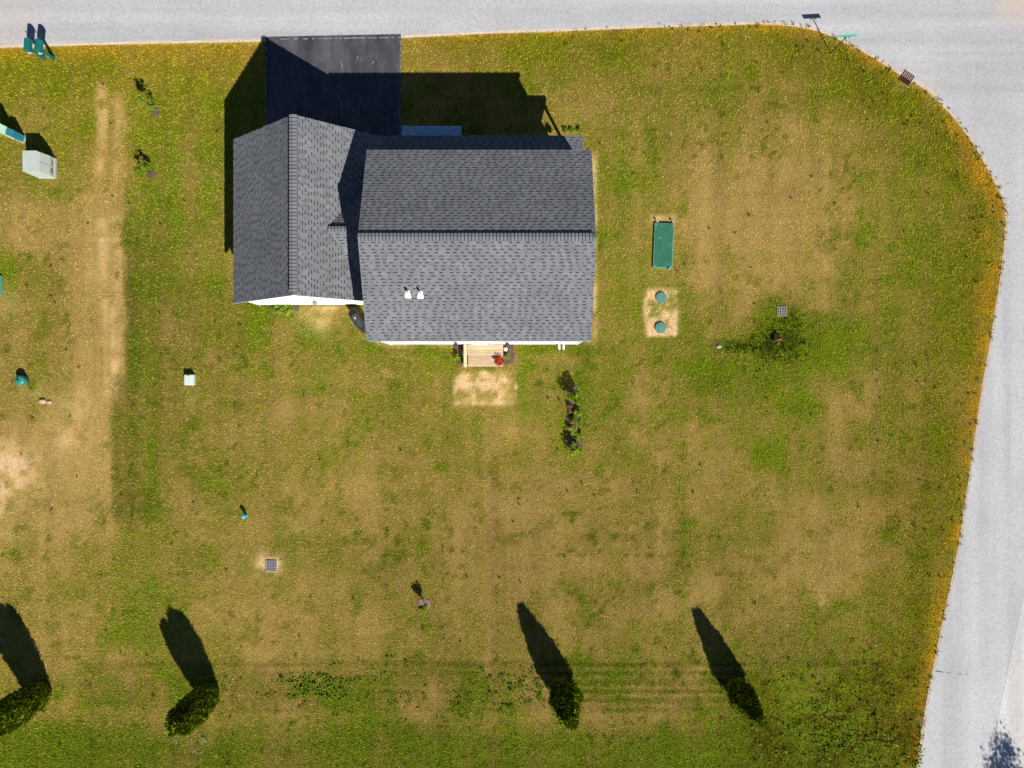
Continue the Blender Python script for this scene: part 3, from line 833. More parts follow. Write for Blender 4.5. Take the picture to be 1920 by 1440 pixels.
rf = HB()
roof_deck(rf, [(EX0, EY0, ZE), (EX1, EY0, ZE), (EX1, RY, ZR), (EX0, RY, ZR)])
roof_deck(rf, [(EX1, EY1, ZE), (EX0, EY1, ZE), (EX0, RY, ZR), (EX1, RY, ZR)])
roof = rf.build('roof', [M_SHINGLE, M_TRIM], house)
SL = math.hypot(RY - EY0, ZR - ZE)
Wd = EX1 - EX0
shingles(roof, (EX0, EY0, ZE), (1, 0, 0), (0, RY - EY0, ZR - ZE), SL - .10, lambda v: (-.015, Wd + .015), 300, 1)
shingles(roof, (EX0, EY1, ZE), (1, 0, 0), (0, RY - EY1, ZR - ZE), SL - .10, lambda v: (-.015, Wd + .015), 0, 2)
ridge_caps(roof, (EX0, RY, ZR), (EX1, RY, ZR), (0, EY0 - RY, ZE - ZR), (0, EY1 - RY, ZE - ZR))

gr = HB()
roof_deck(gr, [(GX0, GY0, GZE), (GX0, GY1, GZE), (GXR, GY1, GZR), (GXR, GY0, GZR)])
roof_deck(gr, [(GX1, GY0, GZE), (GX1, GY1, GZE), (GXR, GY1, GZR), (GXR, GY0, GZR)])
groof = gr.build('garage_roof', [M_SHINGLE, M_TRIM], house)
GSL = math.hypot(GXR - GX0, GZR - GZE); GL = GY1 - GY0
shingles(groof, (GX0, GY0, GZE), (0, 1, 0), (GXR - GX0, 0, GZR - GZE), GSL - .10, lambda v: (-.015, GL + .015), 0, 3)
shingles(groof, (GX1, GY0, GZE), (0, 1, 0), (GXR - GX1, 0, GZR - GZE), GSL - .10, lambda v: (-.015, GL + .015), 0, 4)
ridge_caps(groof, (GXR, GY1, GZR), (GXR, GY0, GZR), (GX0 - GXR, 0, GZE - GZR), (GX1 - GXR, 0, GZE - GZR), 0.17, 0.16)
# cricket between garage roof and house wall
CZ, CXa, CYm = 4.98, -8.42, 7.03
CXb = WX0
CP = 0.52
chalf = (CZ - (GZR - gp * (CXb - GXR))) / CP
ck = HB()
for s in (-1, 1):
    ck.add([(CXa, CYm, CZ + .015), (CXb, CYm, CZ + .015), (CXb, CYm + s * chalf, CZ - CP * chalf + .015)], [(0, 1, 2)], 0, 0.95)
cricket = ck.build('cricket', M_SHINGLE, groof)
cl = math.hypot(chalf, CP * chalf)
for s, sd in ((-1, 5), (1, 6)):
    mb_o = shingles(groof, (CXb, CYm + s * chalf, CZ - CP * chalf + .02), (-1, 0, 0), (0, -s * chalf, CP * chalf), cl - .02,
                    lambda v: (0.0, (CXb - CXa) * min(1, v / cl)), 0, sd, 'cricket_courses')
ridge_caps(groof, (CXa + .1, CYm, CZ + .02), (CXb, CYm, CZ + .02), (0, -1, -CP), (0, 1, -CP), 0.12, 0.15)

pr = HB()
PX0 = -7.3
roof_deck(pr, [(PX0, PY, PZ0), (PX1, PY, PZ0), (PX1, WY1 + .06, PZ1), (PX0, WY1 + .06, PZ1)], 0.16)
proof = pr.build('porch_roof', [M_SHINGLE, M_TRIM], house)
PSL = math.hypot(PY - WY1 - .06, PZ1 - PZ0)
shingles(proof, (PX0, PY, PZ0), (1, 0, 0), (0, WY1 + .06 - PY, PZ1 - PZ0), PSL, lambda v: (1.55, PX1 - PX0 + .015), 0, 7)
pf = HB(); pf.box(-5.6, 3.30, WY1 + .25, 11.85, -.02, .30); pf.build('porch_floor', M_CONC, house)
for xx in (-5.3, -2.45, 0.4, 3.22):
    pp = HB(); pp.box(xx - .06, xx + .06, 11.70, 11.82, .30, PZ0 - .28); pp.box(xx - .085, xx + .085, 11.675, 11.845, .30, .42); pp.box(xx - .085, xx + .085, 11.675, 11.845, PZ0 - .40, PZ0 - .285)
    pp.build('porch_post', M_TRIM, house)
pb = HB(); pb.box(-5.6, 3.30, 11.68, 11.84, PZ0 - .28, PZ0 - .162); pb.build('porch_beam', M_TRIM, house)

# plumbing vents with white boots on the back slope
roofz = lambda yy: ZE + (yy - EY0) * pit
for pxv, pyv in ((765, 552), (788.5, 552.5)):
    zz = 6.2
    for _ in range(6):
        q = P(pxv, pyv, zz); zz = roofz(q.y)
    base = Vector((q.x, q.y, zz))
    ang = math.atan(pit)
    Mx = Matrix.Rotation(ang, 3, 'X')
    vp = HB()
    vp.tube([base + Vector((0, 0.06, -.05)), base + Vector((0, 0.06, .34))], .052, 14)
    vp.tube([base + Vector((0, 0.06, .3401)), base + Vector((0, 0.06, .3415))], .034, 12, 1)
    vent = vp.build('vent_pipe', [M_TRIM, M_BLACK], house)
    fl = HB()
    pts = [(-.13, -.17), (.13, -.17), (.135, -.03), (.10, .0), (.095, .14), (.06, .17), (-.06, .17), (-.095, .14), (-.10, .0), (-.135, -.03)]
    top = [base + Mx @ Vector((a, b2, .030)) for a, b2 in pts]; bt_ = [base + Mx @ Vector((a, b2, .004)) for a, b2 in pts]
    fl.add(top + bt_, [tuple(range(10))] + [(i, 10 + i, 10 + (i + 1) % 10, (i + 1) % 10) for i in range(10)])
    fl.lathe([(.095, -.02), (.075, .06), (.058, .11)], 14, base + Vector((0, .06, 0)))
    fl.build('flashing', M_TRIM, vent)

# doors, windows, lamps on the walls
def window(x0, x1, z0, z1, yy, s):
    o = HB(); o.box(x0 - .07, x1 + .07, min(yy, yy + s * .045), max(yy, yy + s * .045), z0 - .07, z1 + .07); wo = o.build('window', M_TRIM, house)
    for a, b2 in ((z0, (z0 + z1) / 2 - .02), ((z0 + z1) / 2 + .02, z1)):
        p_ = HB(); p_.box(x0, x1, min(yy + s * .046, yy + s * .052), max(yy + s * .046, yy + s * .052), a, b2); p_.build('pane', M_GLASS, wo)
    p_ = HB(); p_.box(x0 - .1, x1 + .1, min(yy + s * .02, yy + s * .075), max(yy + s * .02, yy + s * .075), z0 - .11, z0 - .072); p_.build('sill', M_TRIM, wo)
for x0, z0 in ((-5.0, 3.6), (-2.0, 3.6), (1.3, 3.6)):
    window(x0, x0 + .9, z0, z0 + 1.2, WY0 - .012, -1)
for x0, z0 in ((-4.8, 1.1), (1.4, 1.1)):
    window(x0, x0 + 1.1, z0, z0 + 1.3, 2 * RY - WY0 + .012, 1)
dd = HB(); dd.box(-2.08, -1.02, WY0 - .06, WY0 - .01, .56, 2.66); door = dd.build('back_door', M_TRIM, house)
dh = HB(); dh.box(-2.05, -1.35, WY0 - .075, WY0 - .061, 2.30, 2.44); dh.build('transom', M_COVER, door)
dh = HB(); dh.box(-1.15, -1.10, WY0 - .12, WY0 - .061, 1.5, 1.62); dh.build('handle', M_DKMETAL, door)
dd = HB(); dd.box(-.95, .0, 2 * RY - WY0 + .01, 2 * RY - WY0 + .06, .31, 2.4); dd.build('front_door', M_DKMETAL, house)
gd = HB()
for k in range(4): gd.box(-12.1, -7.2, GWY1 + .02, GWY1 + .07, .05 + k * .56, .05 + k * .56 + .545)
gd.build('garage_door', M_TRIM, house)
q = P(592, 567, 1.7)
lm = HB(); lm.lathe([(.09, 0), (.11, .05), (.10, .16), (.03, .2)], 14, (q.x, GWY0 - .13, 1.75)); lm.box(q.x - .05, q.x + .05, GWY0 - .10, GWY0 - .018, 1.90, 2.02)
lm.build('wall_lamp', simple('grey_metal', (.22, .22, .23), .5), house)
lm = HB(); lm.box(q.x - .08, q.x + .02, GWY0 - .06, GWY0 - .018, 2.42, 2.50); lm.build('junction_box', M_PADGREEN, house)
for pxl in (855, 951):
    q = P(pxl, 644, 2.1)
    ll = HB(); ll.lathe([(.05, 0), (.09, .05), (.10, .26), (.12, .28), (.02, .36)], 8, (q.x, WY0 - .16, 2.0)); ll.box(q.x - .03, q.x + .03, WY0 - .10, WY0 - .018, 2.1, 2.24)
    ll.build('wall_lantern', M_DKMETAL, house)
for xx in (2.44, 2.66):
    ev = HB(); ev.tube([(xx, WY0, .62), (xx, WY0 - .14, .62), (xx + .01, WY0 - .20, .58), (xx + .02, WY0 - .27, .46)], .055, 12); ev.tube([(xx + .02, WY0 - .2701, .4598), (xx + .02, WY0 - .2706, .4588)], .04, 10, 1)
    ev.build('exhaust_elbow', [M_TRIM, M_BLACK], house, True)

# ------------------------------------------------------------------ back steps
st = thing('wooden_steps', (-1.48, 1.5, 0), 'pale wooden steps at the back door with a red flower pot', 'steps')
class RB(MB):
    def __init__(self, o): super().__init__(); self.o = Vector(o)
    def mesh(self, name, mats, smooth=False):
        self.v = [(p[0] - self.o.x, p[1] - self.o.y, p[2] - self.o.z) for p in self.v]
        return super().mesh(name, mats, smooth)
SO = (-1.48, 1.5, 0)
for k in range(4):
    bb = RB(SO); y1 = 2.055 - k * .146; bb.box(-2.31, -.46, y1 - .140, y1, .51, .55, 0, random.uniform(.9, 1.12)); bb.build('board', M_WOOD, st)
for k in range(4):
    bb = RB(SO); y1 = 1.475 - k * .142; bb.box(-2.29, -.48, y1 - .136, y1, .31, .35, 0, random.uniform(.82, 1.05)); bb.build('board', M_WOOD, st)
bb = RB(SO); bb.box(-2.50, -2.33, .87, 2.05, .555, .60, 0, 1.25); bb.build('side_rail', M_WOOD, st)
for yy in (.95, 1.5, 1.95):
    bb = RB(SO); bb.box(-2.46, -2.37, yy - .045, yy + .045, 0, .554, 0, .9); bb.build('post', M_WOOD, st)
bb = RB(SO); bb.box(-2.30, -2.26, .95, 2.05, 0, .305, 0, .85); bb.box(-.52, -.48, .95, 2.05, 0, .305, 0, .85); bb.box(-2.25, -.53, 1.47, 1.50, 0, .505, 0, .8); bb.box(-2.25, -.53, .91, .94, 0, .305, 0, .8)
bb.build('riser_frame', M_WOOD, st)

# ------------------------------------------------------------------ leafy things
def leaf_quads(n, sampler, size, flat=0.5, seed=0, mi=0, tone=(0.6, 1.3), aspect=1.7):
    rr = np.random.default_rng(seed)
    c = np.array([sampler(rr) for _ in range(n)])
    a = rr.uniform(0, 2 * np.pi, n); tilt = rr.normal(0, flat, n)
    d = np.stack([np.cos(a) * np.cos(tilt), np.sin(a) * np.cos(tilt), np.sin(tilt)], -1)
    s = np.stack([-np.sin(a), np.cos(a), rr.normal(0, flat * .6, n)], -1); s /= np.linalg.norm(s, axis=1)[:, None]
    L = size * rr.uniform(.6, 1.3, n)[:, None]
    W = L / aspect
    v = np.stack([c - d * L * .5, c + s * W * .5 + d * L * .05, c + d * L * .5, c - s * W * .5 + d * L * .05], 1)
    tn = rr.uniform(*tone, n)
    return v, tn
def add_leaves(mb, v, tn, mi=0):
    for q, t in zip(v, tn): mb.add(q, [(0, 1, 2, 3)], mi, float(t))

def shrub(name, px_, py_, label, cat, group, h=0.5, r=0.28, n=160, size=0.09, m=None, stems=4, seed=1, mulch=None, flower=None, fl_n=0, zc=0.6, lean=(0, 0), z0=0.0):
    loc = P(px_, py_, z0)
    t = thing(name, loc, label, cat, group)
    rr = random.Random(seed)
    def samp(g):
        v = g.normal(0, 1, 3); v /= np.linalg.norm(v); k = g.uniform(.35, 1) ** .6 * (0.75 + 0.35 * math.sin(3 * math.atan2(v[1], v[0]) + seed))
        return np.array([v[0] * r * k + lean[0] * (v[2] * .4 + .6), v[1] * r * k + lean[1] * (v[2] * .4 + .6), h * zc + v[2] * h * (1 - zc) * k * 1.1])
    mb = MB(); v, tn = leaf_quads(n, samp, size, .55, seed); add_leaves(mb, v, tn); mb.build('foliage', m or M_LEAF, t)
    sb = MB()
    for k in range(stems):
        a = rr.uniform(0, 6.28); q = rr.uniform(.2, .7) * r
        sb.tube([(0, 0, 0), (math.cos(a) * q * .4 + lean[0] * .4, math.sin(a) * q * .4 + lean[1] * .4, h * .45), (math.cos(a) * q + lean[0] * .8, math.sin(a) * q + lean[1] * .8, h * .85)], [.014, .010, .005], 5)
    sb.build('stem', M_BARK, t)
    if fl_n:
        fb = MB(); v, tn = leaf_quads(fl_n, lambda g: samp(g) + np.array([0, 0, .05]), size * .8, .5, seed + 50, aspect=1.1); add_leaves(fb, v, tn); fb.build('blossom', flower, t)
    return t

def mulch_bed(name, outline, label, cat='mulch bed', z=0.02, n=500, seed=3, m=None):
    """a low mound of bark chips"""
    pts = [P(*q) for q in outline]; c = sum(pts, Vector()) / len(pts)
    t = thing(name, (c.x, c.y, 0), label, cat)
    base = MB(); k = len(pts)
    ring = [Vector((p.x - c.x, p.y - c.y, -.01)) for p in pts]; ins = [Vector((p.x * .82, p.y * .82, z)) for p in ring]
    base.add(ring + ins, [(i, (i + 1) % k, k + (i + 1) % k, k + i) for i in range(k)] + [tuple(range(k, 2 * k))]); base.build('soil', m or M_MULCH, t)
    poly_ = np.array([(p.x, p.y) for p in ring]) * 1.03
    rr = np.random.default_rng(seed); ch = MB(); lo = poly_.min(0); hi = poly_.max(0)
    for _ in range(n):
        q = rr.uniform(lo, hi)
        if not inside(poly_, np.array([q[0]]), np.array([q[1]]))[0]: continue
        a = rr.uniform(0, 6.28); l = rr.uniform(.02, .05); ww = l * .45; zz = z + rr.uniform(.002, .02)
        dx, dy = math.cos(a) * l, math.sin(a) * l; sx, sy = -math.sin(a) * ww, math.cos(a) * ww; tz = rr.normal(0, .012)
        ch.add([(q[0] - dx, q[1] - dy, zz - tz), (q[0] + sx, q[1] + sy, zz + .006), (q[0] + dx, q[1] + dy, zz + tz), (q[0] - sx, q[1] - sy, zz)], [(0, 1, 2, 3)], 0, 1)
    o = ch.build('bark_chips', m or M_MULCH, t); o['kind'] = 'stuff'
    return t
def ringpx(cx_, cy_, rx, ry, n=14, jit=.12, seed=0):
    rr = random.Random(seed)
    return [(cx_ + rx * math.cos(t) * rr.uniform(1 - jit, 1 + jit), cy_ + ry * math.sin(t) * rr.uniform(1 - jit, 1 + jit)) for t in np.linspace(0, 2 * math.pi, n + 1)[:-1]]

# arborvitae
def arborvitae(name, base_px, h, r, label, group, prof, leaders, seed, n=13000, lean=(0, 0)):
    loc = P(*base_px); t = thing(name, loc, label, 'tree', group)
    rr = np.random.default_rng(seed)
    lead = leaders                                       # (dx, dy, height fraction, radius fraction)
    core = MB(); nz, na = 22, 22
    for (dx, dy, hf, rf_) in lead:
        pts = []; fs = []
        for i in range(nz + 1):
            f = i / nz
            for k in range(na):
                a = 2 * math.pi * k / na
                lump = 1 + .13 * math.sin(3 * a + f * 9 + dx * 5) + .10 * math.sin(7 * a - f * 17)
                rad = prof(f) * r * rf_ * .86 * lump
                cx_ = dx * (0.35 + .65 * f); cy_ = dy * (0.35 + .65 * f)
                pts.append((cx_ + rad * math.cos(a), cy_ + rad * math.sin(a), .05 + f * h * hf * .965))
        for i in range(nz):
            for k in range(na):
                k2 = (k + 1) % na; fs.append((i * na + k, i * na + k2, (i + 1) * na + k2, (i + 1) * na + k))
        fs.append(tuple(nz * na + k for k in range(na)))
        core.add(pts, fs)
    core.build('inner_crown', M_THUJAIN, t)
    tot = sum(hf * rf_ for _, _, hf, rf_ in lead)
    V = []; T = []
    for (dx, dy, hf, rf_) in lead:
        m = int(n * hf * rf_ / tot)
        f = rr.uniform(0.0, 1, m) ** .85; a = rr.uniform(0, 2 * np.pi, m)
        lump = 1 + .13 * np.sin(3 * a + f * 9 + dx * 5) + .10 * np.sin(7 * a - f * 17)
        pr_ = np.array([prof(q) for q in f]) * r * rf_
        rad = pr_ * .86 * lump + rr.uniform(-.05, .15, m)
        c = np.stack([dx * (.35 + .65 * f) + rad * np.cos(a), dy * (.35 + .65 * f) + rad * np.sin(a), .05 + f * h * hf * .97], -1)
        out = np.stack([np.cos(a), np.sin(a), np.zeros(m)], -1)
        upv = out * rr.uniform(.15, .6, m)[:, None] + np.array([0, 0, 1.0]); upv += rr.normal(0, .22, (m, 3)); upv /= np.linalg.norm(upv, axis=1)[:, None]
        sd = np.cross(upv, out) + rr.normal(0, .35, (m, 3)); sd /= np.linalg.norm(sd, axis=1)[:, None]
        L = (rr.uniform(.09, .22, m) * (1 + 1.3 * np.clip((f - .8) / .2, 0, 1)))[:, None]; W = L * (.30 - .14 * np.clip((f - .8) / .2, 0, 1))[:, None]
        V.append(np.stack([c - upv * L * .3, c + sd * W, c + upv * L * .75, c - sd * W], 1)); T.append(rr.uniform(.55, 1.35, m))
    V = np.concatenate(V); T = np.concatenate(T)
    k = len(V)
    o = fast_mesh('crown', V.reshape(-1, 3), np.arange(4 * k), 4, M_THUJA, np.repeat(T, 4), 'tone'); o.parent = t
    tk = MB(); tk.tube([(0, 0, -.05), (0, 0, h * .5)], [.09, .05], 8); tk.build('trunk', M_BARK, t)
    return t
cone = lambda f: (min(1, .62 + f * 1.9) if f < .2 else (1 - (f - .2) / .8) ** .72 * 1.0 + .02)
colm = lambda f: (min(1, .82 + f * 1.2) if f < .15 else (1.0 - .12 * f) * (1 if f < .72 else max(.05, 1 - ((f - .72) / .28) ** 1.5 * .96)))
GT = 'arborvitae along the back of the lot'
arborvitae('arborvitae', (1056, 1288), 3.75, .80, 'narrow cone arborvitae just right of the dark garden rows, second from right', GT, cone, [(0, 0, 1, 1), (.20, -.22, .90, .80), (-.22, -.12, .84, .78)], 5)
arborvitae('arborvitae', (1380, 1288), 3.55, .70, 'narrow cone arborvitae nearest the road on the right', GT, cone, [(0, 0, 1, 1), (.17, -.20, .92, .80), (-.20, .05, .80, .74)], 6)
arborvitae('arborvitae', (392, 1298), 3.6, .92, 'broad column arborvitae with two ragged tops, left of the garden rows', GT, colm, [(.46, .30, .95, .44), (.20, .05, 1.06, .48), (-.16, .20, .82, .46), (-.48, .04, .90, .42), (-.32, -.34, .93, .42), (.14, -.44, .84, .46), (.52, -.16, .74, .44), (.0, .44, .86, .42)], 7, 26000)
arborvitae('arborvitae', (76, 1298), 3.8, 1.0, 'broad column arborvitae cut by the left edge of the picture', GT, colm, [(.50, .32, .98, .48), (.22, .05, 1.04, .50), (-.18, .22, 1.02, .48), (-.50, .02, 1.03, .48), (-.34, -.36, .96, .44), (.16, -.48, .86, .46), (.58, -.16, .78, .46), (.0, .48, .95, .42)], 8, 28000)

# roadside tree whose crown throws its shadow on the road
def leafy_tree(name, loc, h, cr_, zc, label, seed, n=14000):
    t = thing(name, loc, label, 'tree'); rr = np.random.default_rng(seed); rp = random.Random(seed)
    tk = MB(); tk.tube([(0, 0, -.1), (.05, 0, h * .3), (0, .08, h * .6), (0, 0, h * .9)], [.16, .12, .08, .03], 8)
    cl_ = []
    for k in range(44):
        a = rp.uniform(0, 6.28); e = rp.uniform(-.6, 1.3); q = rp.uniform(.35, 1.05) * cr_
        c = Vector((math.cos(a) * math.cos(e) * q, math.sin(a) * math.cos(e) * q, zc + math.sin(e) * q * .95)); cl_.append(c)
        tk.tube([(0, 0, zc - cr_ * .6 + rp.uniform(-.3, .6)), tuple(c * .55 + Vector((0, 0, (zc) * .45))), tuple(c)], [.05, .03, .012], 5)
    tk.build('trunk', M_BARK, t)
    mb = MB()
    def samp(g):
        c = cl_[g.integers(len(cl_))]; return np.array(c) + g.normal(0, 1, 3) * np.array([.26, .26, .34])
    v, tn = leaf_quads(n, samp, .15, .6, seed); add_leaves(mb, v, tn); mb.build('crown', M_LEAF, t)
leafy_tree('roadside_tree', (30.3, -28.5, 0), 7.8, 3.0, 5.2, 'leafy roadside tree whose feathery shadow falls on the road at lower right', 4)

# ------------------------------------------------------------------ street furniture and utilities
def mailbox(px_, py_, label, rz):
    t = thing('mailbox', P(px_, py_), label, 'mailbox', 'mailboxes at the road', rz)
    m = MB(); m.box(-.065, .065, -.065, .065, -.05, 1.0, taper=.008); m.box(-.10, .10, -.10, .10, 0, .16, taper=.02); m.build('post', M_MAILBOX, t, bevel=.01)
    pr_ = [(-.15, 0), (.15, 0), (.15, .17)] + [(.15 * math.cos(a), .17 + .15 * math.sin(a)) for a in np.linspace(0, math.pi, 10)[1:-1]] + [(-.15, .17)]
    m = MB(); k = len(pr_)
    fr = [(p[0], -.20, 1.02 + p[1]) for p in pr_]; bk = [(p[0], .36, 1.02 + p[1]) for p in pr_]
    m.add(fr + bk, [tuple(range(k - 1, -1, -1)), tuple(range(k, 2 * k))] + [(i, (i + 1) % k, k + (i + 1) % k, k + i) for i in range(k)]); m.build('box', M_MAILBOX, t, bevel=.008)
    m = MB(); dr = [(p[0] * 1.03, .365, 1.02 + p[1] * 1.01) for p in pr_]; d2 = [(q[0], .39, q[2]) for q in dr]
    m.add(dr + d2, [tuple(range(k - 1, -1, -1)), tuple(range(k, 2 * k))] + [(i, (i + 1) % k, k + (i + 1) % k, k + i) for i in range(k)]); m.build('door', M_MAILBOX, t)
    m = MB(); m.box(-.155, -.152, .0, .03, 1.14, 1.34); m.box(-.157, -.154, -.09, .03, 1.29, 1.35); m.build('flag', M_TRIM, t)
    m = MB(); m.box(-.09, .09, -.26, .20, .955, 1.015); m.build('tray', M_PADGREEN, t)
mailbox(101, 110, 'right one of the two dark green mailboxes by the road', R(-6))
mailbox(81.5, 109, 'left one of the two dark green mailboxes by the road', R(-4))

# pad transformer
lo = Vector((-24.40, 11.33, 0))
t = thing('transformer_cabinet', lo, 'pale grey green transformer cabinet with sloped front on the left lawn', 'utility cabinet')
m = MB(); yy = .52
prof_ = [(-.46, .12), (.40, .12), (.42, .50), (.28, 1.12), (.24, 1.20), (-.46, 1.22)]
fr = [(a, -yy, b2) for a, b2 in prof_]; bk = [(a, yy, b2) for a, b2 in prof_]; k = len(prof_)
m.add(fr + bk, [tuple(range(k)), tuple(range(2 * k - 1, k - 1, -1))] + [(i, k + i, k + (i + 1) % k, (i + 1) % k) for i in range(k)]); m.build('cabinet', M_PADGREEN, t, bevel=.012)
m = MB(); m.box(-.47, .43, -.53, .53, -.05, .12); m.build('pad', M_PADGREEN, t)
m = MB(); m.box(-.48, .26, -.535, .535, 1.222, 1.25); m.build('lid', M_PADGREEN, t, bevel=.008)
for a, b2 in ((-.50, -.015), (.015, .50)):
    m = MB(); sl = Vector((.28 - .42, 0, 1.12 - .50))
    p0 = Vector((.424, a, .52)); p1 = Vector((.424, b2, .52))
    m.add([p0, p1, p1 + sl * .96, p0 + sl * .96] + [q + Vector((.02, 0, .005)) for q in (p0, p1, p1 + sl * .96, p0 + sl * .96)], [(4, 5, 6, 7), (0, 1, 5, 4), (1, 2, 6, 5), (2, 3, 7, 6), (3, 0, 4, 7)]); m.build('door', M_PADGREEN, t)
for zz, y0_, y1_ in ((.30, -.35, -.1), (.30, .05, .30), (.40, -.35, -.1)):
    m = MB(); m.box(.418, .432, y0_, y1_, zz, zz + .03); m.build('louvre', M_DKMETAL, t)

def cabinet(name, loc, w_, d_, h_, rz, m_, label, louvres=False, dome=False):
    t = thing(name, loc, label, 'utility cabinet', rz=rz)
    m = MB(); m.box(-w_ / 2, w_ / 2, -d_ / 2, d_ / 2, -.03, h_, taper=.01); m.build('body', m_, t, bevel=.02)
    m = MB()
    if dome:
        pr2 = [(-w_ / 2 - .02, 0), (w_ / 2 + .02, 0)] + [((w_ / 2 + .02) * math.cos(a), .13 * math.sin(a) + .02) for a in np.linspace(0, math.pi, 11)]
        k = len(pr2); fr = [(a, -d_ / 2 - .02, h_ + b2) for a, b2 in pr2]; bk = [(a, d_ / 2 + .02, h_ + b2) for a, b2 in pr2]
        m.add(fr + bk, [tuple(range(k)), tuple(range(2 * k - 1, k - 1, -1))] + [(i, k + i, k + (i + 1) % k, (i + 1) % k) for i in range(k)])
    else:
        m.box(-w_ / 2 - .015, w_ / 2 + .015, -d_ / 2 - .015, d_ / 2 + .015, h_ + .002, h_ + .05, taper=.012)
    m.build('cap', m_, t, bevel=.008)
    if louvres:
        for k in range(5):
            m = MB(); m.box(-w_ / 2 + .08, w_ / 2 - .08, -d_ / 2 - .016, -d_ / 2 - .002, h_ * .35 + k * .12, h_ * .35 + k * .12 + .05); m.build('louvre', m_, t)
    m = MB(); m.box(-w_ / 2 - .05, w_ / 2 + .05, -d_ / 2 - .05, d_ / 2 + .05, -.05, .04); m.build('base', M_CONC, t)
cabinet('telecom_cabinet', (-26.55, 13.28, 0), .95, .40, 1.25, R(-24), M_MINT, 'pale mint utility cabinet at the left edge behind the teal pedestal', True, True)
cabinet('service_pedestal', (-25.80, 12.93, 0), .34, .34, .86, R(-20), M_TEAL, 'small teal service pedestal at the left edge beside the mint cabinet')

# hatches and lids
def hatch(px_, py_, w_, l_, rz, label):
    t = thing('tank_hatch', P(px_, py_), label, 'hatch', 'green tank hatches', rz)
    m = MB(); m.box(-w_ / 2, w_ / 2, -l_ / 2, l_ / 2, -.03, .13); m.build('frame', simple('hatch_edge', (.10, .30, .22), .5, .1, 4) if 'hatch_edge' not in bpy.data.materials else bpy.data.materials['hatch_edge'], t)
    m = MB(); m.box(-w_ / 2 + .035, w_ / 2 - .035, -l_ / 2 + .035, l_ / 2 - .035, .13, .145); m.build('lid', M_GREENLID, t, bevel=.005)
    for sx in (-1, 1):
        for sy in (-1, 1):
            m = MB(); m.lathe([(.022, 0), (.022, .012), (.012, .016)], 8, (sx * (w_ / 2 - .08), sy * (l_ / 2 - .09), .145)); m.build('bolt', M_STEEL, t)
    m = MB()
    for q, r_ in (((-.23, .38), .07), ((.42, .1), .04), ((-.14, 1.04), .05), ((.0, -.2), .03)):
        if abs(q[0]) < w_ / 2 - .06: m.add([(q[0] + r_ * random.uniform(.4, 1) * math.cos(a), q[1] + r_ * random.uniform(.3, .9) * math.sin(a), .1462) for a in np.linspace(0, 6.28, 9)[:-1]], [tuple(range(8))])
    m.build('stain', M_PALE, t)
hatch(1243, 461.5, 1.0, 2.34, R(-2.3), 'long green tank hatch in the lawn right of the house')
hatch(-8, 536, .75, 1.02, R(0), 'green hatch mostly cut off at the left edge of the picture')
def stake(px_, py_, label, h=.24):
    t = thing('garden_stake', P(px_, py_), label, 'stake', 'short stakes at the hatch corners')
    m = MB(); m.tube([(0, 0, -.05), (0, 0, h * .7)], .018, 8); m.build('shaft', M_DKMETAL, t)
    m = MB(); m.lathe([(.05, h * .7), (.06, h * .8), (.055, h * .95), (.015, h)], 10); m.build('head', M_CONC, t)
stake(1231, 417, 'short stake at the upper left corner of the green hatch')
stake(1260, 417.5, 'short stake at the upper right corner of the green hatch')
stake(1252.5, 506, 'short stake at the lower right corner of the green hatch')
def lid(px_, py_, label):
    t = thing('septic_riser', P(px_, py_), label, 'tank riser', 'round tank risers in the bare patch')
    m = MB(); m.lathe([(.285, -.03), (.285, .06), (.27, .075)], 28); m.build('collar', M_GREENPED, t)
    m = MB(); m.lathe([(.28, .0755), (.28, .092), (.20, .100), (.05, .104)], 28); m.build('cover', M_TEALLID, t)
    for a in range(6):
        m = MB(); m.lathe([(.014, .09), (.014, .105)], 6, (.245 * math.cos(a * 1.047), .245 * math.sin(a * 1.047), 0)); m.build('screw', M_DKMETAL, t)
lid(1239.5, 558.5, 'round blue green septic riser, the upper one in the bare patch')
lid(1238, 615, 'round blue green septic riser, the lower one in the bare patch')

def grate(px_, py_, size, n, rz, m_, label, frame=None):
    t = thing('drain_grate', P(px_, py_), label, 'drain grate', None, rz)
    s = size / 2
    m = MB(); m.box(-s * .99, s * .99, -s * .99, s * .99, -.03, .006); m.build('pit', M_BLACK, t)  # flat black plate on the ground, the pit's shade put into its colour
    m = MB(); fw = size * .06
    for a in (-1, 1):
        m.box(min(a * s, a * (s - fw)), max(a * s, a * (s - fw)), -s, s, .0, .052)
        m.box(-s + fw, s - fw, min(a * s, a * (s - fw)), max(a * s, a * (s - fw)), .0, .052)
    m.build('frame', m_, t)
    step_ = (size - 2 * fw) / n
    for k in range(1, n):
        c = -s + fw + k * step_; bw = step_ * .12
        m = MB(); m.box(c - bw, c + bw, -s + fw, s - fw, .02, .049); m.build('bar', m_, t)
        m = MB(); m.box(-s + fw, s - fw, c - bw, c + bw, .018, .046); m.build('bar', m_, t)
    if frame:
        m = MB(); m.box(-s, s, s + .002, s + .13, .0, .045); m.build('curb_lip', frame, t)
grate(509.5, 1060.5, .56, 6, R(-1), M_GRATE, 'square drain grate in a ring of bare soil in the back lawn')
grate(1465.5, 584, .50, 5, R(2), M_GRATE, 'square grey drain grate in the lush dark grass')
grate(1699, 147, .60, 5, R(-33), M_RUST, 'rusty drain grate at the road corner', M_SAND)

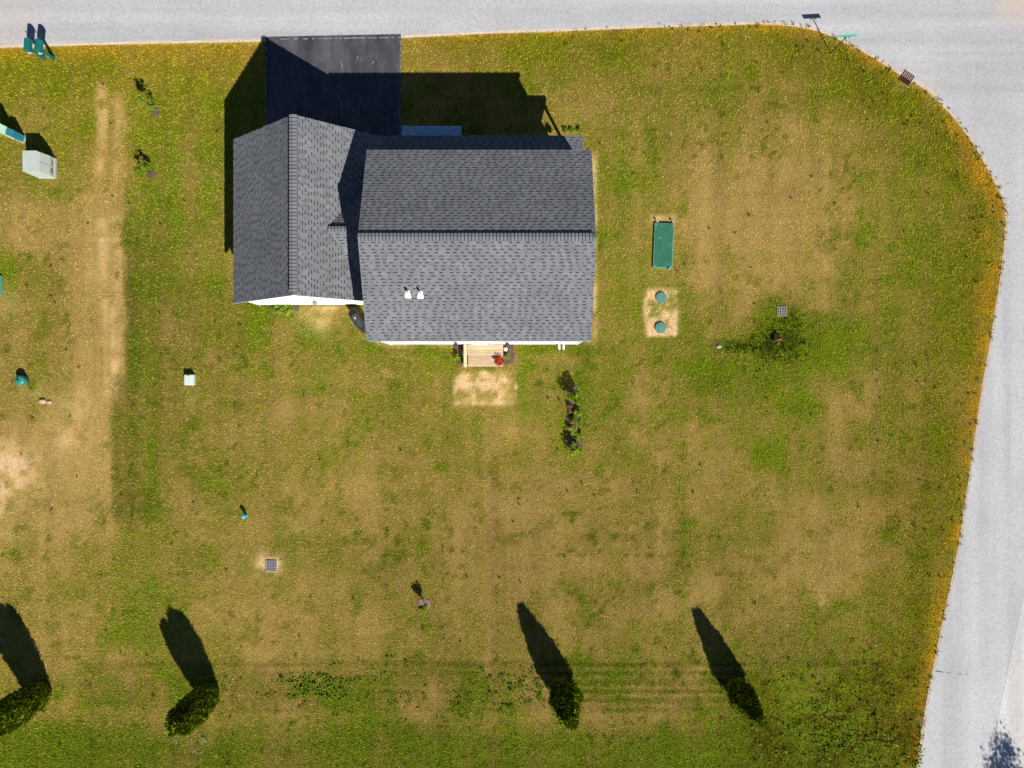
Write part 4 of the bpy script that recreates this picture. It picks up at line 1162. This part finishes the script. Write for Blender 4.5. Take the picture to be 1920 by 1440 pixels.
# pedestals, hydrant
t = thing('round_pedestal', P(46.5, 713), 'round green pedestal with a domed lid on the far left lawn', 'pedestal')
m = MB(); m.lathe([(.25, -.03), (.25, .22), (.24, .30)], 24); m.build('body', M_GREENPED, t, True)
m = MB(); m.lathe([(.265, .30), (.26, .36), (.18, .42), (.05, .44)], 24); m.build('dome', M_GREENPED, t, True)
m = MB(); m.box(-.13, .02, -.03, .03, .425, .447, M=Matrix.Rotation(R(-35), 3, 'Z')); m.build('handle', M_BLACK, t)
t = thing('square_pedestal', P(358.5, 712), 'pale mint square pedestal alone on the lawn left of the house', 'pedestal')
m = MB(); m.box(-.25, .25, -.29, .29, -.03, .26, taper=.015); m.build('body', M_PALEPED, t, bevel=.06)
m = MB(); m.box(-.235, .235, -.275, .275, .262, .32, taper=.02); m.build('lid', M_PALEPED, t, bevel=.04)
m = MB(); m.box(-.04, .04, .20, .235, .3205, .328); m.build('latch', M_DKMETAL, t)
t = thing('water_marker', P(462, 966), 'small light blue water standpipe in the back lawn', 'standpipe')
m = MB(); m.lathe([(.07, -.03), (.07, .30), (.085, .31), (.085, .36)], 14); m.build('pipe', M_HYD, t)
m = MB(); m.lathe([(.11, .361), (.115, .40), (.07, .45), (.02, .46)], 14); m.build('cap', M_HYD, t)
m = MB(); m.box(.07, .15, -.025, .025, .24, .29); m.build('outlet', M_HYD, t)

# street sign
t = thing('street_sign', P(1557, 100.5), 'thin street name sign on a post at the corner of the road', 'street sign', rz=R(3))
m = MB(); m.tube([(0, 0, -.1), (.01, .01, 1.72)], .028, 8); m.build('post', M_DKMETAL, t)
sg = MB(); sg.box(-.46, .46, -.008, .008, 1.72, 1.92); sign = sg.build('sign_plate', M_SIGN, t)
for xx in (-.09, .14):
    m = MB(); m.box(xx - .025, xx + .025, -.03, .03, 1.68, 1.76); m.build('bracket', M_DKMETAL, t)

# covered grill
gl = P(675, 603, .5)
t = thing('barbecue_grill', (gl.x, gl.y, 0), 'black barbecue grill in the corner between garage and house', 'grill', rz=R(-52))
m = MB(); m.box(-.36, .36, -.26, .26, .12, .80, taper=.02); m.build('cabinet', M_COVER, t, bevel=.02)
m = MB(); k = 12; pr_ = [(.27 * math.cos(a), .80 + .30 * math.sin(a)) for a in np.linspace(0, math.pi, k)]
fr = [(-.36, p[0], p[1]) for p in pr_]; bk = [(.36, p[0], p[1]) for p in pr_]
m.add(fr + bk, [tuple(range(k)), tuple(range(2 * k - 1, k - 1, -1))] + [(i, k + i, k + (i + 1) % k, (i + 1) % k) for i in range(k)]); m.build('hood', M_COVER, t)
for s in (-1, 1):
    m = MB(); m.box(min(s * .37, s * .66), max(s * .37, s * .66), -.22, .22, .80, .84); m.build('side_shelf', M_DKMETAL, t, bevel=.01)
    for sy in (-.2, .2):
        m = MB(); m.tube([(s * .33, sy - .03, .07), (s * .33, sy + .03, .07)], .07, 12); m.build('wheel', M_BLACK, t)
m = MB(); m.tube([(-.28, -.31, .92), (.28, -.31, .92)], .018, 8); m.build('handle', M_STEEL, t)
m = MB(); m.lathe([(.055, 1.085), (.055, 1.12), (.04, 1.13)], 14, (-.18, -.02, 0)); m.build('gauge', M_STEEL, t)

# ------------------------------------------------------------------ planting
mulch_bed('flower_bed', [(940, 646), (962, 648), (966, 664), (963, 680), (950, 685), (940, 676)], 'mulch bed right of the back steps', seed=5)
mulch_bed('flower_bed', [(853, 646), (874, 646), (874, 682), (862, 683), (855, 668)], 'mulch bed left of the back steps', seed=6)
mulch_bed('flower_bed', [(508, 570), (562, 571), (560, 583), (540, 590), (520, 588), (508, 582)], 'mulch strip behind the garage wall', seed=7)
mulch_bed('island_bed', [(1068, 728), (1082, 724), (1090, 744), (1086, 768), (1090, 792), (1088, 815), (1092, 838), (1085, 853), (1072, 851), (1064, 835), (1065, 812), (1061, 790), (1064, 768), (1061, 750)], 'narrow mulch bed in the middle of the back lawn', n=1400, seed=8)
GP = 'plants by the back steps'
shrub('leafy_plant', 858, 671, 'bright green plant left of the back steps', 'plant', GP, .40, .20, 130, .12, M_LEAFY, seed=3)
shrub('leafy_plant', 951, 669, 'bright green plant right of the back steps', 'plant', GP, .32, .18, 120, .12, M_LEAFY, seed=4)
shrub('low_shrub', 867, 676, 'dark low shrub against the left side of the back steps', 'plant', GP, .35, .16, 90, .09, M_LEAFD, seed=5)
# red flowers in a pot on the lower step
q = P(936, 677, .35)
t = thing('flower_pot', (q.x, q.y, .351), 'pot of red flowers on the right end of the lower step', 'flower pot')
m = MB(); m.lathe([(.09, 0), (.13, .2), (.145, .21), (.145, .235)], 16); m.build('pot', M_RUSTPOT, t)
def samp_red(g):
    v = g.normal(0, 1, 3); v /= np.linalg.norm(v); return np.array([v[0] * .24, v[1] * .24, .34 + v[2] * .12]) * g.uniform(.75, 1.0)
m = MB(); v_, tn_ = leaf_quads(90, samp_red, .10, .6, 31); add_leaves(m, v_, tn_); m.build('foliage', M_LEAFD, t)
m = MB(); v_, tn_ = leaf_quads(110, lambda g: samp_red(g) * 1.08, .075, .4, 32, aspect=1.1); add_leaves(m, v_, tn_); m.build('blossom', M_RED, t)
q = P(948, 655, .5)
t = thing('solar_lantern', (q.x, q.y, 0), 'small white topped garden light right of the back steps', 'garden light')
m = MB(); m.tube([(0, 0, -.05), (0, 0, .36)], .02, 8); m.lathe([(.07, .34), (.07, .46)], 12); m.build('body', M_DKMETAL, t)
m = MB(); m.lathe([(.10, .461), (.09, .50), (.04, .53)], 16); m.build('cap', M_TRIM, t)

def daylily(px_, py_, label, seed):
    t = thing('daylily', P(px_, py_), label, 'plant', 'clumps of strap leaves behind the garage')
    rr = random.Random(seed); m = MB()
    for k in range(80):
        a = rr.uniform(0, 6.28); L = rr.uniform(.25, .5); hh = rr.uniform(.15, .35); ww = .018; d = Vector((math.cos(a), math.sin(a), 0)); s = Vector((-d.y, d.x, 0)) * ww
        p0 = Vector((rr.uniform(-.06, .06), rr.uniform(-.06, .06), 0)); p1 = p0 + d * L * .45 + Vector((0, 0, hh)); p2 = p0 + d * L + Vector((0, 0, hh * .55))
        tn = rr.uniform(.6, 1.35); m.add([p0 - s, p0 + s, p1 + s, p1 - s, p2], [(0, 1, 2, 3), (3, 2, 4)], 0, tn)
    m.build('leaves', M_LEAFY, t)
daylily(523, 580, 'strap leaved plant behind the garage, the left one of two', 1)
daylily(542, 580, 'strap leaved plant behind the garage, the right one of two', 2)
shrub('grass_clump', 686, 621, 'dark green clump at the corner of the house below the grill', 'plant', None, .3, .16, 80, .12, M_LEAF, seed=9)

GI = 'plants in the island bed'
shrub('garden_shrub', 1076, 744, 'largest leafy shrub at the top of the island bed', 'shrub', GI, 1.1, .46, 620, .13, M_LEAF, seed=11, zc=.62)
shrub('garden_shrub', 1082, 764, 'dark small shrub just below the largest one in the island bed', 'shrub', GI, .30, .16, 90, .09, M_LEAFD, seed=12)
shrub('flowering_plant', 1068, 763, 'dusky pink flowering plant on the left of the island bed', 'plant', GI, .30, .16, 50, .08, M_LEAFD, seed=13, flower=M_PINK, fl_n=60)
shrub('garden_plant', 1080, 776, 'light green plant in the upper middle of the island bed', 'plant', GI, .42, .26, 220, .11, M_LEAFY, seed=14)
shrub('garden_plant', 1069, 772, 'small yellow green plant at the left rim of the island bed', 'plant', GI, .22, .12, 60, .08, M_LEAFY, seed=15)
shrub('garden_plant', 1077, 788, 'mid green plant at the centre of the island bed', 'plant', GI, .45, .27, 240, .11, M_LEAF, seed=16)
shrub('garden_plant', 1087, 795, 'pale green plant on the right rim of the island bed', 'plant', GI, .28, .15, 80, .09, M_LEAFY, seed=17)
shrub('flowering_plant', 1075, 797, 'reddish flowering plant at the centre of the island bed', 'plant', GI, .34, .14, 50, .08, M_LEAFD, seed=18, flower=M_PINK, fl_n=50)
shrub('garden_plant', 1073, 806, 'yellow green plant in the lower middle of the island bed', 'plant', GI, .40, .27, 240, .11, M_LEAFY, seed=19)
shrub('garden_plant', 1083, 817, 'bright green plant low on the right of the island bed', 'plant', GI, .38, .26, 220, .11, M_LEAFY, seed=20)
shrub('garden_shrub', 1077, 842, 'leafy yellow green shrub at the bottom of the island bed', 'shrub', GI, .90, .42, 480, .12, M_LEAFY, seed=21, zc=.6)
t = thing('garden_stake', P(1053, 758), 'thin stake in the grass left of the island bed', 'stake'); m = MB(); m.tube([(0, 0, -.05), (0, 0, .40)], .018, 6); m.build('shaft', M_DKMETAL, t); m = MB(); m.box(-.05, .05, -.008, .008, .22, .36); m.build('marker', M_DKMETAL, t)

mulch_bed('mulch_ring', ringpx(292, 210, 8.5, 9, seed=1), 'mulch round the upper sapling on the left lawn', n=220, seed=21)
mulch_bed('mulch_ring', ringpx(285, 328, 8, 8, seed=2), 'mulch round the lower shrub on the left lawn', n=200, seed=22)
mulch_bed('mulch_ring', ringpx(796, 1132, 12, 11, seed=3), 'pale mulch round the small tree in the back lawn', n=320, seed=23, m=simple('pale_mulch', (.27, .19, .15), .95, .5, 26))
def sapling(px_, py_, h, spread, n, label, seed, m=M_LEAF, lean=(0, 0)):
    t = thing('sapling', P(px_, py_), label, 'sapling', 'saplings on the lawn'); rr = random.Random(seed)
    tk = MB(); tk.tube([(0, 0, -.05), (lean[0] * .5, lean[1] * .5, h * .5), (lean[0], lean[1], h)], [.022, .015, .006], 6); cl_ = []
    for k in range(12):
        f = rr.uniform(.3, 1); a = rr.uniform(0, 6.28); q = spread * (1.15 - f * .75)
        c = Vector((lean[0] * f + math.cos(a) * q, lean[1] * f + math.sin(a) * q, f * h)); cl_.append(c)
        tk.tube([(lean[0] * f * .8, lean[1] * f * .8, f * h * .8), tuple(c)], [.008, .004], 4)
    tk.build('trunk', M_BARK, t)
    mb = MB(); v, tn = leaf_quads(n, lambda g: np.array(cl_[g.integers(len(cl_))]) + g.normal(0, .06, 3), .10, .6, seed); add_leaves(mb, v, tn); mb.build('crown', m, t)
sapling(291, 207, 1.5, .26, 480, 'slim young sapling on the left lawn, the upper one', 41, M_LEAFY, (-.10, .10))
sapling(285, 326, 1.05, .34, 420, 'open branched shrub on the left lawn below the sapling', 42, M_LEAF, (-.25, .08))
t = shrub('small_tree', 797, 1132, 'small round topped tree in pale mulch in the back lawn', 'small tree', None, 1.0, .27, 700, .09, M_LEAF, 2, 43, zc=.72, lean=(.0, .0))

# hanging basket under the porch's east end
t = thing('hanging_basket', (3.00, 11.40, 1.75), 'hanging flower basket under the right end of the front porch', 'hanging basket')
m = MB(); m.lathe([(.08, 0), (.14, .08), (.16, .16)], 14); m.build('bowl', M_DKMETAL, t)
m = MB()
for a in (0, 2.1, 4.2): m.tube([(.15 * math.cos(a), .15 * math.sin(a), .16), (0, 0, .62)], .006, 4)
m.tube([(0, 0, .62), (0, 0, 1.17)], .008, 5); m.build('chain', M_DKMETAL, t)
m = MB(); v_, tn_ = leaf_quads(110, lambda g: np.array([0, 0, .22]) + g.normal(0, .09, 3), .09, .6, 61); add_leaves(m, v_, tn_); m.build('foliage', M_LEAF, t)
for k, (xx, lb) in enumerate(((1060, 'left'), (1072, 'middle'), (1086, 'right'))):
    shrub('foundation_shrub', xx, 246, 'small green shrub at the front corner of the porch, the %s one' % lb, 'shrub', 'shrubs at the porch corner', .24, .17, 90, .09, M_LEAF, seed=70 + k)
shrub('foundation_shrub', 873, 240, 'pale shrub at the right end of the gravel bed', 'shrub', None, .55, .24, 150, .10, M_LEAFY, seed=75)

# gravel bed by the front walk, skylight blue painted into its colour
ga, gb = P(754, 258), P(865, 237)
gvb = MB(); gvb.box(ga.x, gb.x, 11.95, gb.y, -.02, .028, 0); gravel_base = tag(gvb.build('gravel_bed', M_WSTONE), kind='structure')
m = MB(); rr = np.random.default_rng(9)
for _ in range(3600):
    cx_ = rr.uniform(ga.x + .02, gb.x - .02); cy_ = rr.uniform(12.0, gb.y - .02 - max(0, (cx_ - ga.x)) * .015); s = rr.uniform(.022, .055)
    v = [Vector((s * rr.uniform(.7, 1.3), 0, 0)), Vector((0, s * rr.uniform(.7, 1.3), 0)), Vector((-s, 0, 0)), Vector((0, -s, 0)), Vector((0, 0, s * .8)), Vector((0, 0, -s))]
    Mz = Matrix.Rotation(rr.uniform(0, 6), 3, 'Z'); c = Vector((cx_, cy_, .032 + rr.uniform(0, .02)))
    m.add([Mz @ p + c for p in v], [(0, 1, 4), (1, 2, 4), (2, 3, 4), (3, 0, 4)], 0, rr.uniform(.6, 1.05))
o = m.build('gravel_stones', M_WSTONE, gravel_base); o['kind'] = 'stuff'

# odd things on the lawn
def rock(px_, py_, r_, label, seed, m_=M_ROCK, group=None):
    bm = bmesh.new(); bmesh.ops.create_icosphere(bm, subdivisions=2, radius=r_); rr = random.Random(seed)
    for v in bm.verts: v.co *= rr.uniform(.82, 1.12); v.co.z *= .55; v.co.x *= 1.35
    me = bpy.data.meshes.new('rock'); bm.to_mesh(me); bm.free(); me.materials.append(m_)
    o = bpy.data.objects.new('rock', me); C.objects.link(o); o.location = P(px_, py_) + Vector((0, 0, r_ * .25)); tag(o, label, 'rock', group)
rock(81, 752.5, .15, 'larger tan rock lying in the left lawn', 1, group='rocks in the left lawn')
rock(93.5, 754, .10, 'smaller tan rock beside the larger one in the left lawn', 2, group='rocks in the left lawn')
rock(1347.5, 650.5, .10, 'small pale stone at the left end of the dark lush strip', 3, simple('pale_stone', (.30, .33, .30), .8))
t = thing('clay_pot', P(1454, 633), 'rust brown clay pot lying in the dark grass below the grey grate', 'pot')
Mx = Matrix.Rotation(R(75), 3, 'X') @ Matrix.Rotation(R(10), 3, 'Y')
m = MB(); m.lathe([(.11, -.22), (.17, .14), (.19, .15), (.19, .22)], 16, (0, 0, .17), M=Mx); m.build('body', M_RUSTPOT, t, True)
m = MB(); m.lathe([(.16, .221), (.158, .224)], 16, (0, 0, .17), M=Mx); m.build('soil', M_BLACK, t)

# ------------------------------------------------------------------ grass and weeds (masses nobody could count)
def blocked(x, y):
    b = (x > dl - .02) & (x < dr_ + .02) & (y > 11) & (y < dtop)
    b |= (x > WX0 - .05) & (x < WX1 + .05) & (y > WY0 - .03) & (y < 11.9)
    b |= (x > GWX0 - .03) & (x < -6) & (y > GWY0 - .03) & (y < 11.7)
    b |= (x > ga.x) & (x < gb.x) & (y > 11.5) & (y < gb.y)
    for (cx_, cy_, hx, hy) in ((1243, 461.5, .52, 1.2), (-8, 536, .4, .53), (509.5, 1060.5, .3, .3), (1465.5, 584, .27, .27), (1699, 147, .36, .4)):
        q = P(cx_, cy_); b |= (abs(x - q.x) < hx) & (abs(y - q.y) < hy)
    for (cx_, cy_, r_) in ((1239.5, 558.5, .3), (1238, 615, .3), (46.5, 713, .26)):
        q = P(cx_, cy_); b |= (x - q.x) ** 2 + (y - q.y) ** 2 < r_ * r_
    q = P(1076, 790); b |= (abs(x - q.x) < .36) & (abs(y - q.y) < 1.8)
    b |= (x > -2.45) & (x < -.35) & (y > .95) & (y < 2.1)
    return b
NB = 1250000
x = rng.uniform(-29.5, 28.5, NB); y = rng.uniform(-22.5, 20.5, NB)
je = rng.normal(0, .04, NB) + (fbm(x * 1.6, y * 1.6, 221, 2) - .5) * .30
keep = inside(LAWN_POLY, x, y + je) & ~blocked(x, y)
x = x[keep]; y = y[keep]
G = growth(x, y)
gap_n = vn(x * 10.0, y * 10.0, 251) * .6 + vn(x * 19.0, y * 19.0, 253) * .4
keep = (rng.uniform(0, 1, len(x)) > G[:, 2] * .5) & (rng.uniform(0, 1, len(x)) > .85 * (1 - sm(.28, .52, gap_n)))
x = x[keep]; y = y[keep]; G = G[keep]
n = len(x)
a = rng.uniform(0, 2 * np.pi, n); ln = rng.uniform(.045, .100, n) * (0.8 + .45 * G[:, 0]); lift = rng.uniform(.40, 1.22, n)
d = np.stack([np.cos(a) * np.cos(lift), np.sin(a) * np.cos(lift), np.sin(lift)], -1)
s = np.stack([-np.sin(a), np.cos(a), rng.normal(0, .25, n)], -1)
wd = ln * rng.uniform(.09, .17, n)
p0 = np.stack([x, y, np.full(n, -.008)], -1)
tri = np.stack([p0 - s * wd[:, None], p0 + s * wd[:, None], p0 + d * ln[:, None]], 1)
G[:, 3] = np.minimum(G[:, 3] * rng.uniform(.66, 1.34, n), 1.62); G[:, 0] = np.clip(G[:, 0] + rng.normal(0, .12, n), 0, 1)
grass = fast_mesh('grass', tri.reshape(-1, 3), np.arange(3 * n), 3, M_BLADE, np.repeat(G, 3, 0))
tag(grass, 'short mown grass, green and straw coloured, covering the lawn', 'grass', kind='stuff')

# broad leaved weeds
wc = []
def scatter(nn, cx_, cy_, rx, ry, k): 
    for _ in range(nn): wc.append((rng.normal(cx_, rx), rng.normal(cy_, ry), k))
scatter(70, 590, 1288, 30, 12, 1.3); scatter(110, 800, 1300, 150, 34, 1.0); scatter(50, 970, 1290, 24, 22, 1.2); scatter(30, 425, 1290, 14, 20, .7)
scatter(150, 1560, 1330, 90, 60, 1.2); scatter(90, 1640, 1400, 60, 30, 1.3); scatter(30, 1180, 1320, 130, 40, .6); scatter(50, 800, 1410, 200, 22, .7); scatter(16, 1460, 660, 30, 26, 1.1); scatter(10, 1390, 650, 22, 7, 1.0)
scatter(40, 1480, 1240, 130, 50, .6)
wl = MB()
for (cx_, cy_, k) in wc:
    q = P(cx_, cy_)
    if not inside(LAWN_POLY, np.array([q.x]), np.array([q.y]))[0]: continue
    for _ in range(int(rng.integers(5, 10))):
        a_ = rng.uniform(0, 6.28); L = rng.uniform(.06, .13) * k; hh = rng.uniform(.03, .12) * k; d_ = Vector((math.cos(a_), math.sin(a_), 0)); s_ = Vector((-d_.y, d_.x, 0)) * L * .33
        c = q + d_ * rng.uniform(.01, .07) * k; tn = rng.uniform(.5, 1.25)
        wl.add([c + Vector((0, 0, hh)), c + d_ * L * .5 + s_ + Vector((0, 0, hh * 1.1)), c + d_ * L + Vector((0, 0, hh * .8)), c + d_ * L * .5 - s_ + Vector((0, 0, hh * 1.1))], [(0, 1, 2, 3)], 0, tn)
tag(wl.build('weeds', M_LEAF), 'broad leaved green weeds growing through the back of the lawn', 'weeds', kind='stuff')
# dark coarse tufts, mostly along the verge
dt = MB(); ptsd = []
for _ in range(230):
    i = int(rng.integers(60, len(EDGE) - 14)); off = abs(rng.normal(0, .12)) if rng.uniform() < .6 else abs(rng.normal(0, 1.1)); e = EDGE[i].lerp(EDGE[i + 1], rng.uniform()) - edge_n[i] * (off - .03); ptsd.append((e.x, e.y))
for _ in range(160):
    q = P(rng.uniform(0, 1750), rng.uniform(110, 1430)); ptsd.append((q.x, q.y))
for _ in range(130):
    q = P(rng.normal(1455, 26), rng.normal(640, 24)) if rng.uniform() < .8 else P(rng.normal(1395, 24), rng.normal(650, 5)); ptsd.append((q.x, q.y))
ptsd = np.array(ptsd); ok = inside(LAWN_POLY, ptsd[:, 0], ptsd[:, 1] - .1) & ~blocked(ptsd[:, 0], ptsd[:, 1])
for (cx_, cy_) in ptsd[ok]:
    r_ = rng.uniform(.05, .12)
    for _ in range(12):
        a_ = rng.uniform(0, 6.28); d_ = Vector((math.cos(a_), math.sin(a_), 0)); s_ = Vector((-d_.y, d_.x, 0)) * .014; b0 = Vector((cx_, cy_, -.01)) + d_ * rng.uniform(0, r_ * .4)
        dt.add([b0 - s_, b0 + s_, b0 + d_ * r_ * rng.uniform(.6, 1.4) + Vector((0, 0, rng.uniform(.05, .14)))], [(0, 1, 2)], 0, rng.uniform(.5, 1.1))
tag(dt.build('coarse_tufts', M_LEAFD), 'small dark tufts of coarse grass along the road edge and in the lawn', 'grass', kind='stuff')
cf = MB()
for (cx_, cy_, nn) in ((328, 1384, 22), (383, 1388, 14), (372, 1408, 12), (380, 1382, 8)):
    for _ in range(nn):
        q = P(rng.normal(cx_, 5), rng.normal(cy_, 4)); s = .018
        cf.add([(q.x - s, q.y, .07), (q.x, q.y - s, .07), (q.x + s, q.y, .07), (q.x, q.y + s, .07), (q.x, q.y, .09)], [(0, 1, 4), (1, 2, 4), (2, 3, 4), (3, 0, 4)])
tag(cf.build('clover_flowers', M_WPETAL), 'tiny white clover flowers in the grass at lower left', 'flowers', kind='stuff')
